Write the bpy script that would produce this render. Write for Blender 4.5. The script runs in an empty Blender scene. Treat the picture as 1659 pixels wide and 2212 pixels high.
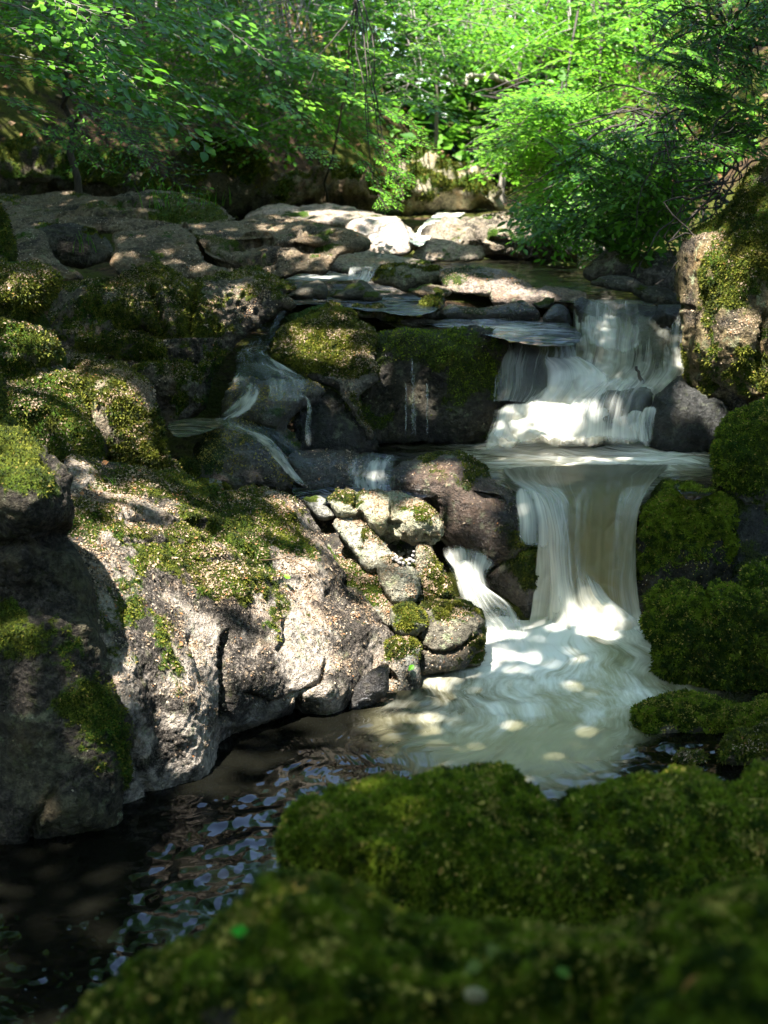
import bpy, math, time
import numpy as np
T00 = time.time()
rng = np.random.default_rng(7)
sc = bpy.context.scene
COL = sc.collection
# ------------------------------------------------------------------ camera
F, PITCH, H = 3072.0, math.radians(13.8), 2.0
CP, SP = math.cos(PITCH), math.sin(PITCH)
def ray(x, y):
    """direction with unit forward (world Y) component through photo point x, y (1659 x 2212 frame)"""
    x = np.asarray(x, float); y = np.asarray(y, float)
    dx = (x - 829.5) / F; dy = (1106 - y) / F
    Yc = CP + dy * SP; Zc = -SP + dy * CP
    return dx / Yc, Zc / Yc
def at(x, y, Y):
    a, b = ray(x, y); Y = np.asarray(Y, float)
    return np.stack(np.broadcast_arrays(a * Y, Y, H + b * Y), -1)
def atz(x, y, z):
    a, b = ray(x, y)
    return at(x, y, np.clip((z - H) / np.minimum(b, -1e-3), 0, 60))
cam_d = bpy.data.cameras.new('camera'); cam = bpy.data.objects.new('camera', cam_d); COL.objects.link(cam)
cam.location = (0, 0, H); cam.rotation_euler = (math.pi / 2 - PITCH, 0, 0)
cam_d.sensor_fit = 'VERTICAL'; cam_d.sensor_height = 36; cam_d.lens = 50.0
cam_d.clip_start = 0.05; cam_d.clip_end = 500
cam_d.dof.use_dof = True; cam_d.dof.focus_distance = 5.6; cam_d.dof.aperture_fstop = 4.3
sc.camera = cam
# ------------------------------------------------------------------ noise
_r = np.random.default_rng(11)
PERM = np.tile(_r.permutation(256), 3).astype(np.int32)
GR = _r.normal(size=(256, 3)); GR /= np.linalg.norm(GR, axis=1)[:, None]; GR = GR.astype(np.float32)
RV = _r.random((256, 3)).astype(np.float32)
def _hash(ix, iy, iz):
    return PERM[PERM[PERM[ix & 255] + (iy & 255)] + (iz & 255)]
def noise(p):
    p = np.asarray(p, np.float32); i = np.floor(p).astype(np.int32); f = p - i
    u = f * f * f * (f * (f * 6 - 15) + 10)
    out = 0
    for dx in (0, 1):
        wx = u[:, 0] if dx else 1 - u[:, 0]
        for dy in (0, 1):
            wy = u[:, 1] if dy else 1 - u[:, 1]
            for dz in (0, 1):
                wz = u[:, 2] if dz else 1 - u[:, 2]
                g = GR[_hash(i[:, 0] + dx, i[:, 1] + dy, i[:, 2] + dz)]
                d = f - np.array([dx, dy, dz], np.float32)
                out = out + wx * wy * wz * (g * d).sum(1)
    return out * 1.6
def fbm(p, o=4, lac=2.03, g=.5):
    s = 0; a = 1.0; q = np.asarray(p, np.float32)
    for k in range(o):
        s = s + a * noise(q); q = q * lac + 17.3; a *= g
    return s
def ridged(p, o=3):
    s = 0; a = 1.0; q = np.asarray(p, np.float32)
    for k in range(o):
        s = s + a * (1 - 2 * np.abs(noise(q))); q = q * 2.1 + 9.1; a *= .5
    return s / 1.75
def worley(p):
    p = np.asarray(p, np.float32); i = np.floor(p).astype(np.int32); f = p - i
    best = np.full(len(p), 9, np.float32); sec = best.copy()
    for dx in (-1, 0, 1):
        for dy in (-1, 0, 1):
            for dz in (-1, 0, 1):
                c = RV[_hash(i[:, 0] + dx, i[:, 1] + dy, i[:, 2] + dz)] + np.array([dx, dy, dz], np.float32) - f
                d = (c * c).sum(1)
                sec = np.minimum(sec, np.maximum(best, d)); best = np.minimum(best, d)
    return np.sqrt(best), np.sqrt(sec)
def sstep(a, b, x):
    t = np.clip((x - a) / (b - a), 0, 1); return t * t * (3 - 2 * t)
# ------------------------------------------------------------------ mesh / object helpers
def mesh_obj(name, V, Q, mat, parent=None, attrs=None, uv=None, smooth=True, tri=False, color=None):
    me = bpy.data.meshes.new(name)
    V = np.ascontiguousarray(V, np.float32); Q = np.ascontiguousarray(Q, np.int32)
    k = Q.shape[1]
    me.vertices.add(len(V)); me.vertices.foreach_set('co', V.ravel())
    me.loops.add(Q.size); me.loops.foreach_set('vertex_index', Q.ravel())
    me.polygons.add(len(Q)); me.polygons.foreach_set('loop_start', np.arange(0, Q.size, k, dtype=np.int32))
    me.polygons.foreach_set('loop_total', np.full(len(Q), k, np.int32))
    me.polygons.foreach_set('use_smooth', np.full(len(Q), smooth, bool))
    for n, a in (attrs or {}).items():
        at_ = me.attributes.new(n, 'FLOAT', 'POINT'); at_.data.foreach_set('value', np.ascontiguousarray(a, np.float32))
    if uv is not None:
        ul = me.uv_layers.new(name='flow'); ul.data.foreach_set('uv', np.ascontiguousarray(uv[Q.ravel()], np.float32).ravel())
    me.update(calc_edges=True); me.validate()
    if mat: me.materials.append(mat)
    o = bpy.data.objects.new(name, me); COL.objects.link(o)
    if parent: o.parent = parent
    if color is not None: o.color = (*color, 1)
    return o
def tag(o, label=None, cat=None, group=None, kind=None):
    if label: o['label'] = label
    if cat: o['category'] = cat
    if group: o['group'] = group
    if kind: o['kind'] = kind
    return o
def empty(name, loc):
    o = bpy.data.objects.new(name, None); o.location = loc; COL.objects.link(o); return o
def vnormals(V, Q):
    a, b, c, d = (V[Q[:, k]] for k in range(4))
    n = np.cross(c - a, d - b); N = np.zeros_like(V)
    for k in range(4):
        for j in range(3): N[:, j] += np.bincount(Q[:, k], n[:, j], len(V))
    return N / np.maximum(np.linalg.norm(N, axis=1), 1e-9)[:, None]
def spline(P, step, closed=False):
    P = np.asarray(P, float); n = len(P); out = []
    for i in range(n if closed else n - 1):
        if closed: p0, p1, p2, p3 = P[i - 1], P[i], P[(i + 1) % n], P[(i + 2) % n]
        else: p0, p1, p2, p3 = P[max(i - 1, 0)], P[i], P[i + 1], P[min(i + 2, n - 1)]
        m = max(1, int(np.linalg.norm((p2 - p1)[:2]) / step)); t = (np.arange(m) / m)[:, None]
        out.append(.5 * (2 * p1 + (p2 - p0) * t + (2 * p0 - 5 * p1 + 4 * p2 - p3) * t ** 2 + (3 * p1 - p0 - 3 * p2 + p3) * t ** 3))
    if not closed: out.append(P[-1:])
    return np.concatenate(out)
def poly_grid(poly, sp, sy, jit=2.5, step=9):
    P = spline(poly, step, True)
    if jit:
        q = np.c_[P / 22.0, np.full(len(P), poly[0][0] * .13)]
        P = P + jit * np.c_[fbm(q, 3), fbm(q + 31.7, 3)]
    A, B = P, np.roll(P, -1, 0)
    x0, y0 = P.min(0) - sp; x1, y1 = P.max(0) + sp
    xs = np.arange(x0, x1 + sp, sp); ys = np.arange(y0, y1 + sy, sy)
    nx, ny = len(xs), len(ys)
    X, Y = np.meshgrid(xs, ys); X = X.ravel(); Y = Y.ravel(); n = len(X)
    d2 = np.full(n, 1e12, np.float32); near = np.zeros((n, 2), np.float32); ins = np.zeros(n, bool)
    pt = np.c_[X, Y].astype(np.float32)
    for a, b in zip(A.astype(np.float32), B.astype(np.float32)):
        e = b - a; L = max(float(e @ e), 1e-9)
        t = np.clip(((pt - a) @ e) / L, 0, 1)
        c = a + t[:, None] * e; dd = ((pt - c) ** 2).sum(1)
        m = dd < d2; d2[m] = dd[m]; near[m] = c[m]
        if a[1] != b[1]:
            cr = (a[1] > pt[:, 1]) != (b[1] > pt[:, 1])
            ins ^= cr & (pt[:, 0] < (b[0] - a[0]) * (pt[:, 1] - a[1]) / (b[1] - a[1]) + a[0])
    d = np.sqrt(d2); idx = np.arange(n).reshape(ny, nx)
    q = np.stack([idx[:-1, :-1], idx[:-1, 1:], idx[1:, 1:], idx[1:, :-1]], -1).reshape(-1, 4)   # cw in image, y down -> faces camera
    q = q[:, ::-1]
    keep = ins[q].sum(1) >= 3
    q = q[keep]
    e = np.concatenate([q[:, [0, 1]], q[:, [1, 2]], q[:, [2, 3]], q[:, [3, 0]]]); e.sort(1)
    key = e[:, 0].astype(np.int64) * n + e[:, 1]
    u, cnt = np.unique(key, return_counts=True)
    bd = np.unique(np.concatenate([u[cnt == 1] // n, u[cnt == 1] % n]))
    isb = np.zeros(n, bool); isb[bd] = True
    XY = pt.copy(); XY[isb] = near[isb]; d[isb] = 0
    used = np.unique(q); remap = np.full(n, -1); remap[used] = np.arange(len(used))
    return XY[used].astype(float), d[used].astype(float), isb[used], remap[q]
def offs(ox, oy, k): return lambda *pts: [(ox + x * k, oy + y * k) for x, y in pts]
ZA = offs(597.2, 995.4, .32); ZB = offs(929, 564, .36); ZC = offs(331.8, 597.2, .36); ZE = offs(398, 398, .36)
R3z = offs(0, 398, .5); R4z = offs(829.5, 398, .5); R5z = offs(0, 863, .5); R6z = offs(829.5, 863, .5)
R7z = offs(0, 1393.5, .5); R8z = offs(829.5, 1393.5, .5)
# depth map of what has been built, for placing sun gaps and small things on surfaces
DM = np.full((2212 // 6 + 2, 1659 // 6 + 2), 99.0)
def dm_add(xy, Y):
    i = (xy[:, 1] // 6).astype(int); j = (xy[:, 0] // 6).astype(int)
    m = (i >= 0) & (j >= 0) & (i < DM.shape[0]) & (j < DM.shape[1])
    np.minimum.at(DM, (i[m], j[m]), Y[m])
def surf(x, y):
    i, j = int(y // 6), int(x // 6)
    return float(DM[max(i - 1, 0):i + 2, max(j - 1, 0):j + 2].min())
# ------------------------------------------------------------------ materials
class NT:
    def __init__(s, name):
        s.m = bpy.data.materials.new(name); s.m.use_nodes = True; s.t = s.m.node_tree; s.t.nodes.clear()
        s.out = s.t.nodes.new('ShaderNodeOutputMaterial')
    def n(s, typ, ins=None, **kw):
        nd = s.t.nodes.new('ShaderNode' + typ)
        for k, v in kw.items(): setattr(nd, k, v)
        for k, v in (ins or {}).items(): s.set(nd.inputs[k], v)
        return nd
    def set(s, sock, v):
        if isinstance(v, bpy.types.NodeSocket): s.t.links.new(v, sock)
        elif isinstance(v, tuple) and len(v) == 3 and sock.type == 'RGBA': sock.default_value = (*v, 1)
        else: sock.default_value = v
    def attr(s, name): return s.n('Attribute', attribute_name=name).outputs['Fac']
    def math(s, op, a, b=None, c=None):
        nd = s.n('Math', operation=op)
        for i, v in enumerate((a, b, c)):
            if v is not None: s.set(nd.inputs[i], v)
        return nd.outputs[0]
    def mix(s, f, a, b, bt='MIX'):
        nd = s.n('Mix', data_type='RGBA', blend_type=bt); s.set(nd.inputs[0], f); s.set(nd.inputs[6], a); s.set(nd.inputs[7], b)
        return nd.outputs[2]
    def noise(s, vec, scale, det=3, rough=.55):
        return s.n('TexNoise', {'Vector': vec, 'Scale': scale, 'Detail': det, 'Roughness': rough}).outputs['Fac']
    def ramp(s, f, a, b, va=0.0, vb=1.0):
        return s.n('MapRange', {0: f, 1: a, 2: b, 3: va, 4: vb}, interpolation_type='SMOOTHSTEP').outputs[0]
    def scale(s, vec, v):
        return s.n('Mapping', {'Vector': vec, 'Scale': v}).outputs[0]
    def done(s, sh): s.t.links.new(sh, s.out.inputs[0]); return s.m
def rock_material():
    t = NT('mossy_stone'); pos = t.n('NewGeometry').outputs['Position']
    base = t.n('ObjectInfo').outputs['Color']
    n1 = t.noise(pos, 6, 5, .6); n2 = t.noise(pos, 38, 4, .65); n3 = t.noise(pos, 160, 2); n4 = t.noise(pos, 2.3, 4, .6)
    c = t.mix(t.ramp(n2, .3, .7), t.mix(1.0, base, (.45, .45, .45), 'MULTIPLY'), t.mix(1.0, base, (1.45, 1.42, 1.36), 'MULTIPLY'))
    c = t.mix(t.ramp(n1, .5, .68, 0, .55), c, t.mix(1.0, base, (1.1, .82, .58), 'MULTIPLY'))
    n5 = t.noise(pos, 3.7, 6, .65)
    c = t.mix(t.ramp(n5, .50, .66, 0, .72), c, (.030, .028, .022))
    # pale lichen patches
    lich = t.math('MULTIPLY', t.ramp(t.noise(pos, 14, 5, .7), .56, .62), t.attr('lichen'))
    c = t.mix(lich, c, t.mix(n2, (.22, .27, .10), (.56, .58, .40)))
    # dry dark moss crust
    cr = t.math('MULTIPLY', t.attr('crust'), t.ramp(n3, .25, .6, .45, 1))
    c = t.mix(cr, c, t.mix(t.ramp(n2, .35, .65), (.022, .019, .016), (.105, .085, .07)))
    gr = t.noise(pos, 75, 4, .7); gr2 = t.noise(pos, 24, 5, .7)
    gm = t.math('MULTIPLY', t.ramp(gr, .36, .60, 1, 0), t.math('ADD', .35, t.math('MULTIPLY', t.attr('crust'), .6)))
    c = t.mix(gm, c, (.020, .018, .015))
    c = t.mix(t.ramp(gr2, .54, .7, 0, .35), c, (.10, .11, .04))
    # beech scale litter specks in the stone surface
    vo = t.n('TexVoronoi', {'Vector': pos, 'Scale': 85.0}); rnd = t.n('SeparateColor', {0: vo.outputs['Color']})
    sp = t.math('MULTIPLY', t.math('LESS_THAN', rnd.outputs[0], t.math('MULTIPLY', t.attr('litter'), .45)), t.ramp(vo.outputs['Distance'], .42, .28))
    c = t.mix(sp, c, t.mix(rnd.outputs[1], (.26, .18, .11), (.56, .47, .36)))
    # moss
    mf = t.ramp(t.math('ADD', t.attr('moss'), t.math('MULTIPLY', t.math('SUBTRACT', n2, .5), .9)), .4, .62)
    mc = t.mix(t.ramp(n3, .3, .7), (.010, .020, .003), (.085, .105, .009))
    mc = t.mix(t.ramp(n4, .42, .62), mc, t.mix(t.ramp(n3, .3, .7), (.010, .028, .003), (.06, .12, .010)))
    mc = t.mix(t.ramp(n1, .56, .72, 0, .6), mc, (.11, .08, .02))
    c = t.mix(mf, c, mc)
    wet = t.attr('wet')
    c = t.mix(t.math('MULTIPLY', wet, .72), c, (.004, .0045, .005), 'MIX')
    r = t.ramp(wet, 0.1, .8, .93, .14)
    r = t.math('ADD', r, t.math('MULTIPLY', mf, t.math('SUBTRACT', .9, r)))
    h = t.math('ADD', t.math('MULTIPLY', n2, 1.2), t.math('MULTIPLY', n3, .55))
    h = t.math('ADD', h, t.math('MULTIPLY', n1, 2.0))
    h = t.math('ADD', h, t.math('MULTIPLY', sp, .5))
    h = t.math('ADD', h, t.math('MULTIPLY', gr, 1.1))
    bmp = t.n('Bump', {'Height': h, 'Strength': 1.0, 'Distance': .022})
    p = t.n('BsdfPrincipled', {'Base Color': c, 'Roughness': r, 'Normal': bmp.outputs[0], 'Specular IOR Level': t.ramp(wet, 0, 1, .12, .6)})
    return t.done(p.outputs[0])
def blade_material(name, lo, hi, brown, trans=.25, rough=.6):
    t = NT(name); v = t.attr('tint')
    c = t.mix(t.ramp(v, 0, .8), lo, hi); c = t.mix(t.ramp(v, .82, .98), c, brown)
    p = t.n('BsdfPrincipled', {'Base Color': c, 'Roughness': rough, 'Specular IOR Level': .3})
    tr = t.n('BsdfTranslucent', {'Color': t.mix(.5, c, hi)})
    m = t.n('MixShader', {0: trans}); t.set(m.inputs[1], p.outputs[0]); t.set(m.inputs[2], tr.outputs[0])
    return t.done(m.outputs[0])
M_ROCK = rock_material()
M_MOSS = blade_material('moss_strands', (.007, .024, .002), (.17, .225, .010), (.40, .32, .05), .3, .8)
M_MOSSD = blade_material('olive_moss_strands', (.010, .020, .003), (.14, .145, .012), (.24, .17, .04), .2, .85)
M_LITTER = blade_material('beech_scales', (.12, .08, .045), (.42, .31, .21), (.30, .13, .05), .15, .8)
M_FLECK = blade_material('yellow_moss_flecks', (.12, .10, .015), (.42, .33, .07), (.34, .2, .05), .2, .8)
M_LEAF = blade_material('beech_leaf', (.03, .12, .008), (.115, .30, .016), (.18, .34, .02), .5, .5)
M_LEAFG = blade_material('glossy_dark_leaf', (.03, .12, .010), (.13, .32, .022), (.18, .34, .03), .5, .45)
M_LEAFY = blade_material('fresh_yellow_green_leaf', (.05, .20, .012), (.19, .42, .03), (.25, .45, .04), .6, .4)
def bark_material(name, a, b):
    t = NT(name); pos = t.n('NewGeometry').outputs['Position']
    n = t.noise(t.scale(pos, (1, 1, .25)), 30, 4, .7)
    c = t.mix(t.ramp(n, .3, .7), a, b)
    bm = t.n('Bump', {'Height': n, 'Strength': .6, 'Distance': .01})
    return t.done(t.n('BsdfPrincipled', {'Base Color': c, 'Roughness': .85, 'Normal': bm.outputs[0]}).outputs[0])
M_BARK = bark_material('beech_bark', (.06, .055, .045), (.20, .18, .15))
M_BARKD = bark_material('dark_bark', (.012, .010, .008), (.06, .045, .035))
M_BARKP = bark_material('pale_bark', (.16, .14, .11), (.42, .37, .30))
def water_material():
    t = NT('stream_water'); uv = t.n('UVMap', uv_map='flow').outputs[0]; pos = t.n('NewGeometry').outputs['Position']
    foam = t.attr('foam'); milk = t.attr('milk'); wave = t.attr('wave')
    warp = t.n('VectorMath', {0: uv, 1: t.n('VectorMath', {0: t.n('TexNoise', {'Vector': uv, 'Scale': 1.6, 'Detail': 2.0}).outputs['Color'], 1: (.5, .4, 0)}, operation='MULTIPLY').outputs[0]}, operation='ADD').outputs[0]
    s1 = t.noise(t.scale(warp, (15, 2.6, 1)), 1, 5, .68)
    s2 = t.noise(t.scale(warp, (60, 5, 1)), 1, 3, .6)
    s3 = t.noise(t.scale(warp, (5, 2.2, 1)), 1, 3, .55)
    st = t.math('ADD', t.math('MULTIPLY', s1, .55), t.math('ADD', t.math('MULTIPLY', s2, .15), t.math('MULTIPLY', s3, .3)))
    f = t.ramp(t.math('ADD', foam, t.math('MULTIPLY', t.math('SUBTRACT', st, .5), t.math('ADD', .5, t.math('MULTIPLY', t.math('ADD', foam, milk), 2.0)))), .12, .95)
    mk = t.ramp(t.math('MULTIPLY', milk, t.math('ADD', 1.0, t.math('MULTIPLY', t.math('SUBTRACT', st, .5), 2.2))), .08, .95)
    c = t.mix(mk, (.0035, .0035, .0025), (.36, .33, .19))
    c = t.mix(f, c, (.82, .80, .72))
    r = t.ramp(t.math('MAXIMUM', f, t.math('MULTIPLY', mk, .6)), 0, .8, .06, .55)
    wv = t.math('ADD', t.math('MULTIPLY', t.noise(t.scale(warp, (8, 1.7, 1)), 1, 3, .5), 1.0), t.math('MULTIPLY', t.noise(t.scale(warp, (24, 4, 1)), 1, 2, .5), .35))
    bmp = t.n('Bump', {'Height': wv, 'Strength': t.ramp(wave, 0, 1, .15, 1.0), 'Distance': .055})
    p = t.n('BsdfPrincipled', {'Base Color': c, 'Roughness': r, 'IOR': 1.33, 'Normal': bmp.outputs[0], 'Specular IOR Level': t.ramp(t.math('MAXIMUM', f, mk), 0, 1, .42, .12)})
    return t.done(p.outputs[0])
def fall_material(name, body, bodya, dens, contrast=1.6, fq=((26, .9), (120, 1.3), (6, 1.2))):
    t = NT(name); uv = t.n('UVMap', uv_map='flow').outputs[0]
    foam = t.attr('foam'); edge = t.attr('edge')
    warp = t.n('VectorMath', {0: uv, 1: t.n('VectorMath', {0: t.n('TexNoise', {'Vector': uv, 'Scale': 2.5, 'Detail': 2.0}).outputs['Color'], 1: (.11, .08, 0)}, operation='MULTIPLY').outputs[0]}, operation='ADD').outputs[0]
    s1 = t.noise(t.scale(warp, (*fq[0], 1)), 1, 4, .6); s2 = t.noise(t.scale(warp, (*fq[1], 1)), 1, 3, .6); s3 = t.noise(t.scale(warp, (*fq[2], 1)), 1, 2, .5)
    st = t.math('ADD', t.math('MULTIPLY', s1, .46), t.math('ADD', t.math('MULTIPLY', s2, .22), t.math('MULTIPLY', s3, .32)))
    d = t.math('MULTIPLY', st, 1.0)
    f = t.ramp(t.math('ADD', foam, t.math('MULTIPLY', t.math('SUBTRACT', d, .5), contrast)), .05, 1.0)
    c = t.mix(t.attr('aer'), (.030, .042, .030), body)
    c = t.mix(f, c, (.82, .79, .69))
    a = t.math('MAXIMUM', t.math('MULTIPLY', f, dens), bodya)
    a = t.math('MULTIPLY', a, t.ramp(t.math('ADD', edge, t.math('MULTIPLY', t.math('SUBTRACT', d, .5), .9)), .2, .6))
    b = t.n('Bump', {'Height': st, 'Strength': .22, 'Distance': .02})
    p = t.n('BsdfPrincipled', {'Base Color': c, 'Roughness': .4, 'IOR': 1.33, 'Normal': b.outputs[0], 'Specular IOR Level': .35})
    tl = t.n('BsdfTranslucent', {'Color': c})
    m = t.n('MixShader', {0: .3}); t.set(m.inputs[1], p.outputs[0]); t.set(m.inputs[2], tl.outputs[0])
    tp = t.n('BsdfTransparent'); m2 = t.n('MixShader', {0: a}); t.set(m2.inputs[1], tp.outputs[0]); t.set(m2.inputs[2], m.outputs[0])
    return t.done(m2.outputs[0])
M_WATER = water_material()
M_FALL = fall_material('falling_water', (.31, .255, .12), .85, 1.0, 1.9)
M_FROTH = fall_material('frothing_water', (.40, .41, .33), .30, 1.0, 2.0)
M_STREAM = fall_material('shallow_running_water', (.05, .085, .095), .20, .85, 2.9, ((13, 3.2), (46, 8), (4.5, 2.2)))
M_VEIL = fall_material('thin_water_veil', (.45, .48, .45), .05, .95, 1.9)
# ------------------------------------------------------------------ rocks
def profile(y0, Y0, al, ya, yb):
    ys = np.arange(math.floor(ya) - 4, math.ceil(yb) + 5); k0 = int(round(y0)) - ys[0]
    al = sorted(al); aa = np.interp(ys, [a[0] for a in al], [a[1] for a in al])
    ta = np.tan(np.radians(np.clip(aa, -5, 84)))
    tp = -ray(np.zeros(len(ys)) + 829.5, ys)[1]
    Y = np.zeros(len(ys)); k0 = min(max(k0, 0), len(ys) - 1); Y[k0] = Y0
    for k in range(k0 - 1, -1, -1):
        Y[k] = Y[k + 1] * max(ta[k] + tp[k + 1], .02) / max(ta[k] + tp[k], .02)
        Y[k] = min(Y[k], Y[k + 1] * 1.03)
    for k in range(k0 + 1, len(ys)): Y[k] = Y[k - 1] * (ta[k] + tp[k - 1]) / (ta[k] + tp[k])
    return ys, Y
STATS = {}; ROCKS = []
def rock(name, label, cat, poly, y0, Y0, al, dYdx=0., R=.15, T=.35, sp=4., sy=None, amp=1., moss=.3, mspots=(), crust=0., litter=.3,
         lichen=.2, wet=0., wspots=(), tone=(.22, .2, .17), bumps=(), cracks=(), strata=0., moss_n=0, litter_n=0, blade=.014, cush=1., group=None, jit=2.5, xc=None, an=(1, 1, 1), fine=0.):
    an = np.array(an, np.float32)
    XY, d, isb, Q = poly_grid(poly, sp, sy or sp, jit)
    xc = xc if xc is not None else (XY[:, 0].min() + XY[:, 0].max()) / 2
    ys, Yp = profile(y0, Y0, al, XY[:, 1].min(), XY[:, 1].max())
    Y = np.interp(XY[:, 1], ys, Yp) + dYdx * (XY[:, 0] - xc)
    dm = d * Y / F; q = np.clip(dm / R, 0, 1)
    Yf = Y + R * (1 - np.sqrt(np.maximum(1 - (1 - q) ** 2, 0)))
    for bx, by, rx, ry, h in bumps:
        Yf -= h * np.exp(-((XY[:, 0] - bx) / rx) ** 2 - ((XY[:, 1] - by) / ry) ** 2)
    Pf = at(XY[:, 0], XY[:, 1], Yf)
    nf = len(Pf); inner = np.where(~isb)[0]
    Yb = Y + R + T * np.sqrt(np.clip(dm / T, 0, 1))
    bi = np.full(nf, -1); bi[isb] = np.where(isb)[0]; bi[inner] = nf + np.arange(len(inner))
    Pb = at(XY[inner, 0], XY[inner, 1], Yb[inner])
    V = np.concatenate([Pf, Pb]); QA = np.concatenate([Q, bi[Q][:, ::-1]])
    N = vnormals(V, QA)[:nf]
    p = Pf + np.array([label.__len__() * 1.7, 0, 0])
    ext_m = Pf.max(0) - Pf.min(0); amp = amp * min(1., .12 + float(np.sort(ext_m)[1]) / .75)
    low = fbm(p * an * 2.0, 3) * .055 + fbm(p * an * 6.0 + 5, 3) * .017
    rid = (ridged(p * an * 3.1, 3)) * .012
    w1, w2 = worley(p * an * np.array([9., 9., 12.]))
    hi = fbm(p * 24, 3) * .0065 - .004 * np.exp(-((w2 - w1) / .09) ** 2)
    nz = N[:, 2]
    mo = nz * .55 + fbm(p * 2.6 + 3, 3) * .8 + fbm(p * 11, 2) * .35 + moss * 1.1 - .18
    for sx, sy_, r_, dl in mspots: mo = mo + dl * np.exp(-((XY[:, 0] - sx) ** 2 + (XY[:, 1] - sy_) ** 2) / r_ ** 2)
    mo = np.clip(mo + fbm(p * 33, 2) * .22, 0, 1)
    c1, _ = worley(p * 17 + 3); c2, _ = worley(p * 42)
    cushion = ((.62 - c1) * .020 + (.55 - c2) * .010) * cush * sstep(.35, .75, mo)
    disp = amp * (low + rid * (1 - mo * .7) + hi * (1 - .6 * mo)) + cushion + .0035 * fbm(p * 55, 2) * min(1, amp + .3)
    if fine: disp = disp + fine * (fbm(p * 21 + 4, 3) + .7 * ridged(p * 9 + 2, 2) - .2)
    if strata:
        sdir = p[:, 2] * 14 + p[:, 0] * 6 + fbm(p * 3, 2) * 1.2
        disp = disp + strata * .012 * np.sin(sdir) * (1 - .6 * mo)
    for line, w, dep in cracks:
        L = np.asarray(line, float); dd = np.full(nf, 1e9)
        for a, b in zip(L[:-1], L[1:]):
            e = b - a; t = np.clip(((XY - a) @ e) / (e @ e), 0, 1)
            dd = np.minimum(dd, np.linalg.norm(XY - a - t[:, None] * e, axis=1))
        dd = dd + 3 * fbm(np.c_[XY / 14., np.zeros(nf)], 2)
        disp = disp - dep * np.exp(-(np.maximum(dd, 0) / w) ** 2)
    Pf = Pf + N * disp[:, None]
    V[:nf] = Pf
    N2 = vnormals(V, QA)[:nf]
    z = Pf[:, 2]
    cru = sstep(.2, .85, crust * (.55 + fbm(p * 4.3 + 8, 3) * 1.5 + fbm(p * 18, 2) * .6))
    lit = np.clip(litter * (-.5 + 1.5 * np.clip(N2[:, 2], 0, 1) + fbm(p * 3.7 + 11, 3) * .9), 0, 1)
    we = np.full(nf, float(wet))
    for sx, sy_, r_, dl in wspots: we = we + dl * np.exp(-((XY[:, 0] - sx) ** 2 + (XY[:, 1] - sy_) ** 2) / r_ ** 2)
    we = np.clip(we + .25 * fbm(p * 5, 2) * (we > .05), 0, 1)
    li = np.clip(lichen + fbm(p * 1.7 + 20, 2) * .5, 0, 1) * (lichen > 0)
    nb = len(V) - nf
    ext = lambda a: np.concatenate([a, np.full(nb, float(np.mean(a)))])
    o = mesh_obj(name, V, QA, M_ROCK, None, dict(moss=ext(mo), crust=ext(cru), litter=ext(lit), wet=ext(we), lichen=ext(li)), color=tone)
    tag(o, label, cat, group)
    a_, b_ = np.where(Yf < 99)[0], None
    dm_add(XY, Pf[:, 1])
    STATS[label] = (round(float(z.min()), 2), round(float(z.max()), 2), round(float(Pf[:, 1].min()), 2), round(float(Pf[:, 1].max()), 2), nf)
    fv = dict(P=Pf, N=N2, Q=Q, mo=mo, lit=lit, XY=XY)
    if moss_n: moss_cover(o, fv, moss_n, blade, M_MOSS if fine or moss >= 1 else M_MOSSD)
    if litter_n: litter_cover(o, fv, litter_n, mat=M_FLECK if fine else None)
    ROCKS.append(o)
    return o
def sample_faces(fv, wgt, n):
    Q, P, N = fv['Q'], fv['P'], fv['N']
    a, b, c, d = (P[Q[:, k]] for k in range(4))
    cr = np.cross(c - a, d - b); area = np.linalg.norm(cr, axis=1) / 2
    fn = cr / np.maximum(area * 2, 1e-12)[:, None]
    cen = (a + b + c + d) / 4; vd = cen - np.array([0, 0, H]); vd /= np.linalg.norm(vd, axis=1)[:, None]
    facing = np.clip(-(fn * vd).sum(1), 0, 1)
    pr = area * wgt[Q].mean(1) * (facing > .02) * (.25 + .75 * facing)
    s = pr.sum()
    if s <= 0: return None
    f = rng.choice(len(Q), n, p=pr / s); u, v = rng.random(n), rng.random(n)
    pos = (a[f] * ((1 - u) * (1 - v))[:, None] + b[f] * (u * (1 - v))[:, None] + c[f] * (u * v)[:, None] + d[f] * ((1 - u) * v)[:, None])
    return pos, fn[f]
def unit(v): return v / np.maximum(np.linalg.norm(v, axis=-1, keepdims=True), 1e-9)
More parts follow.
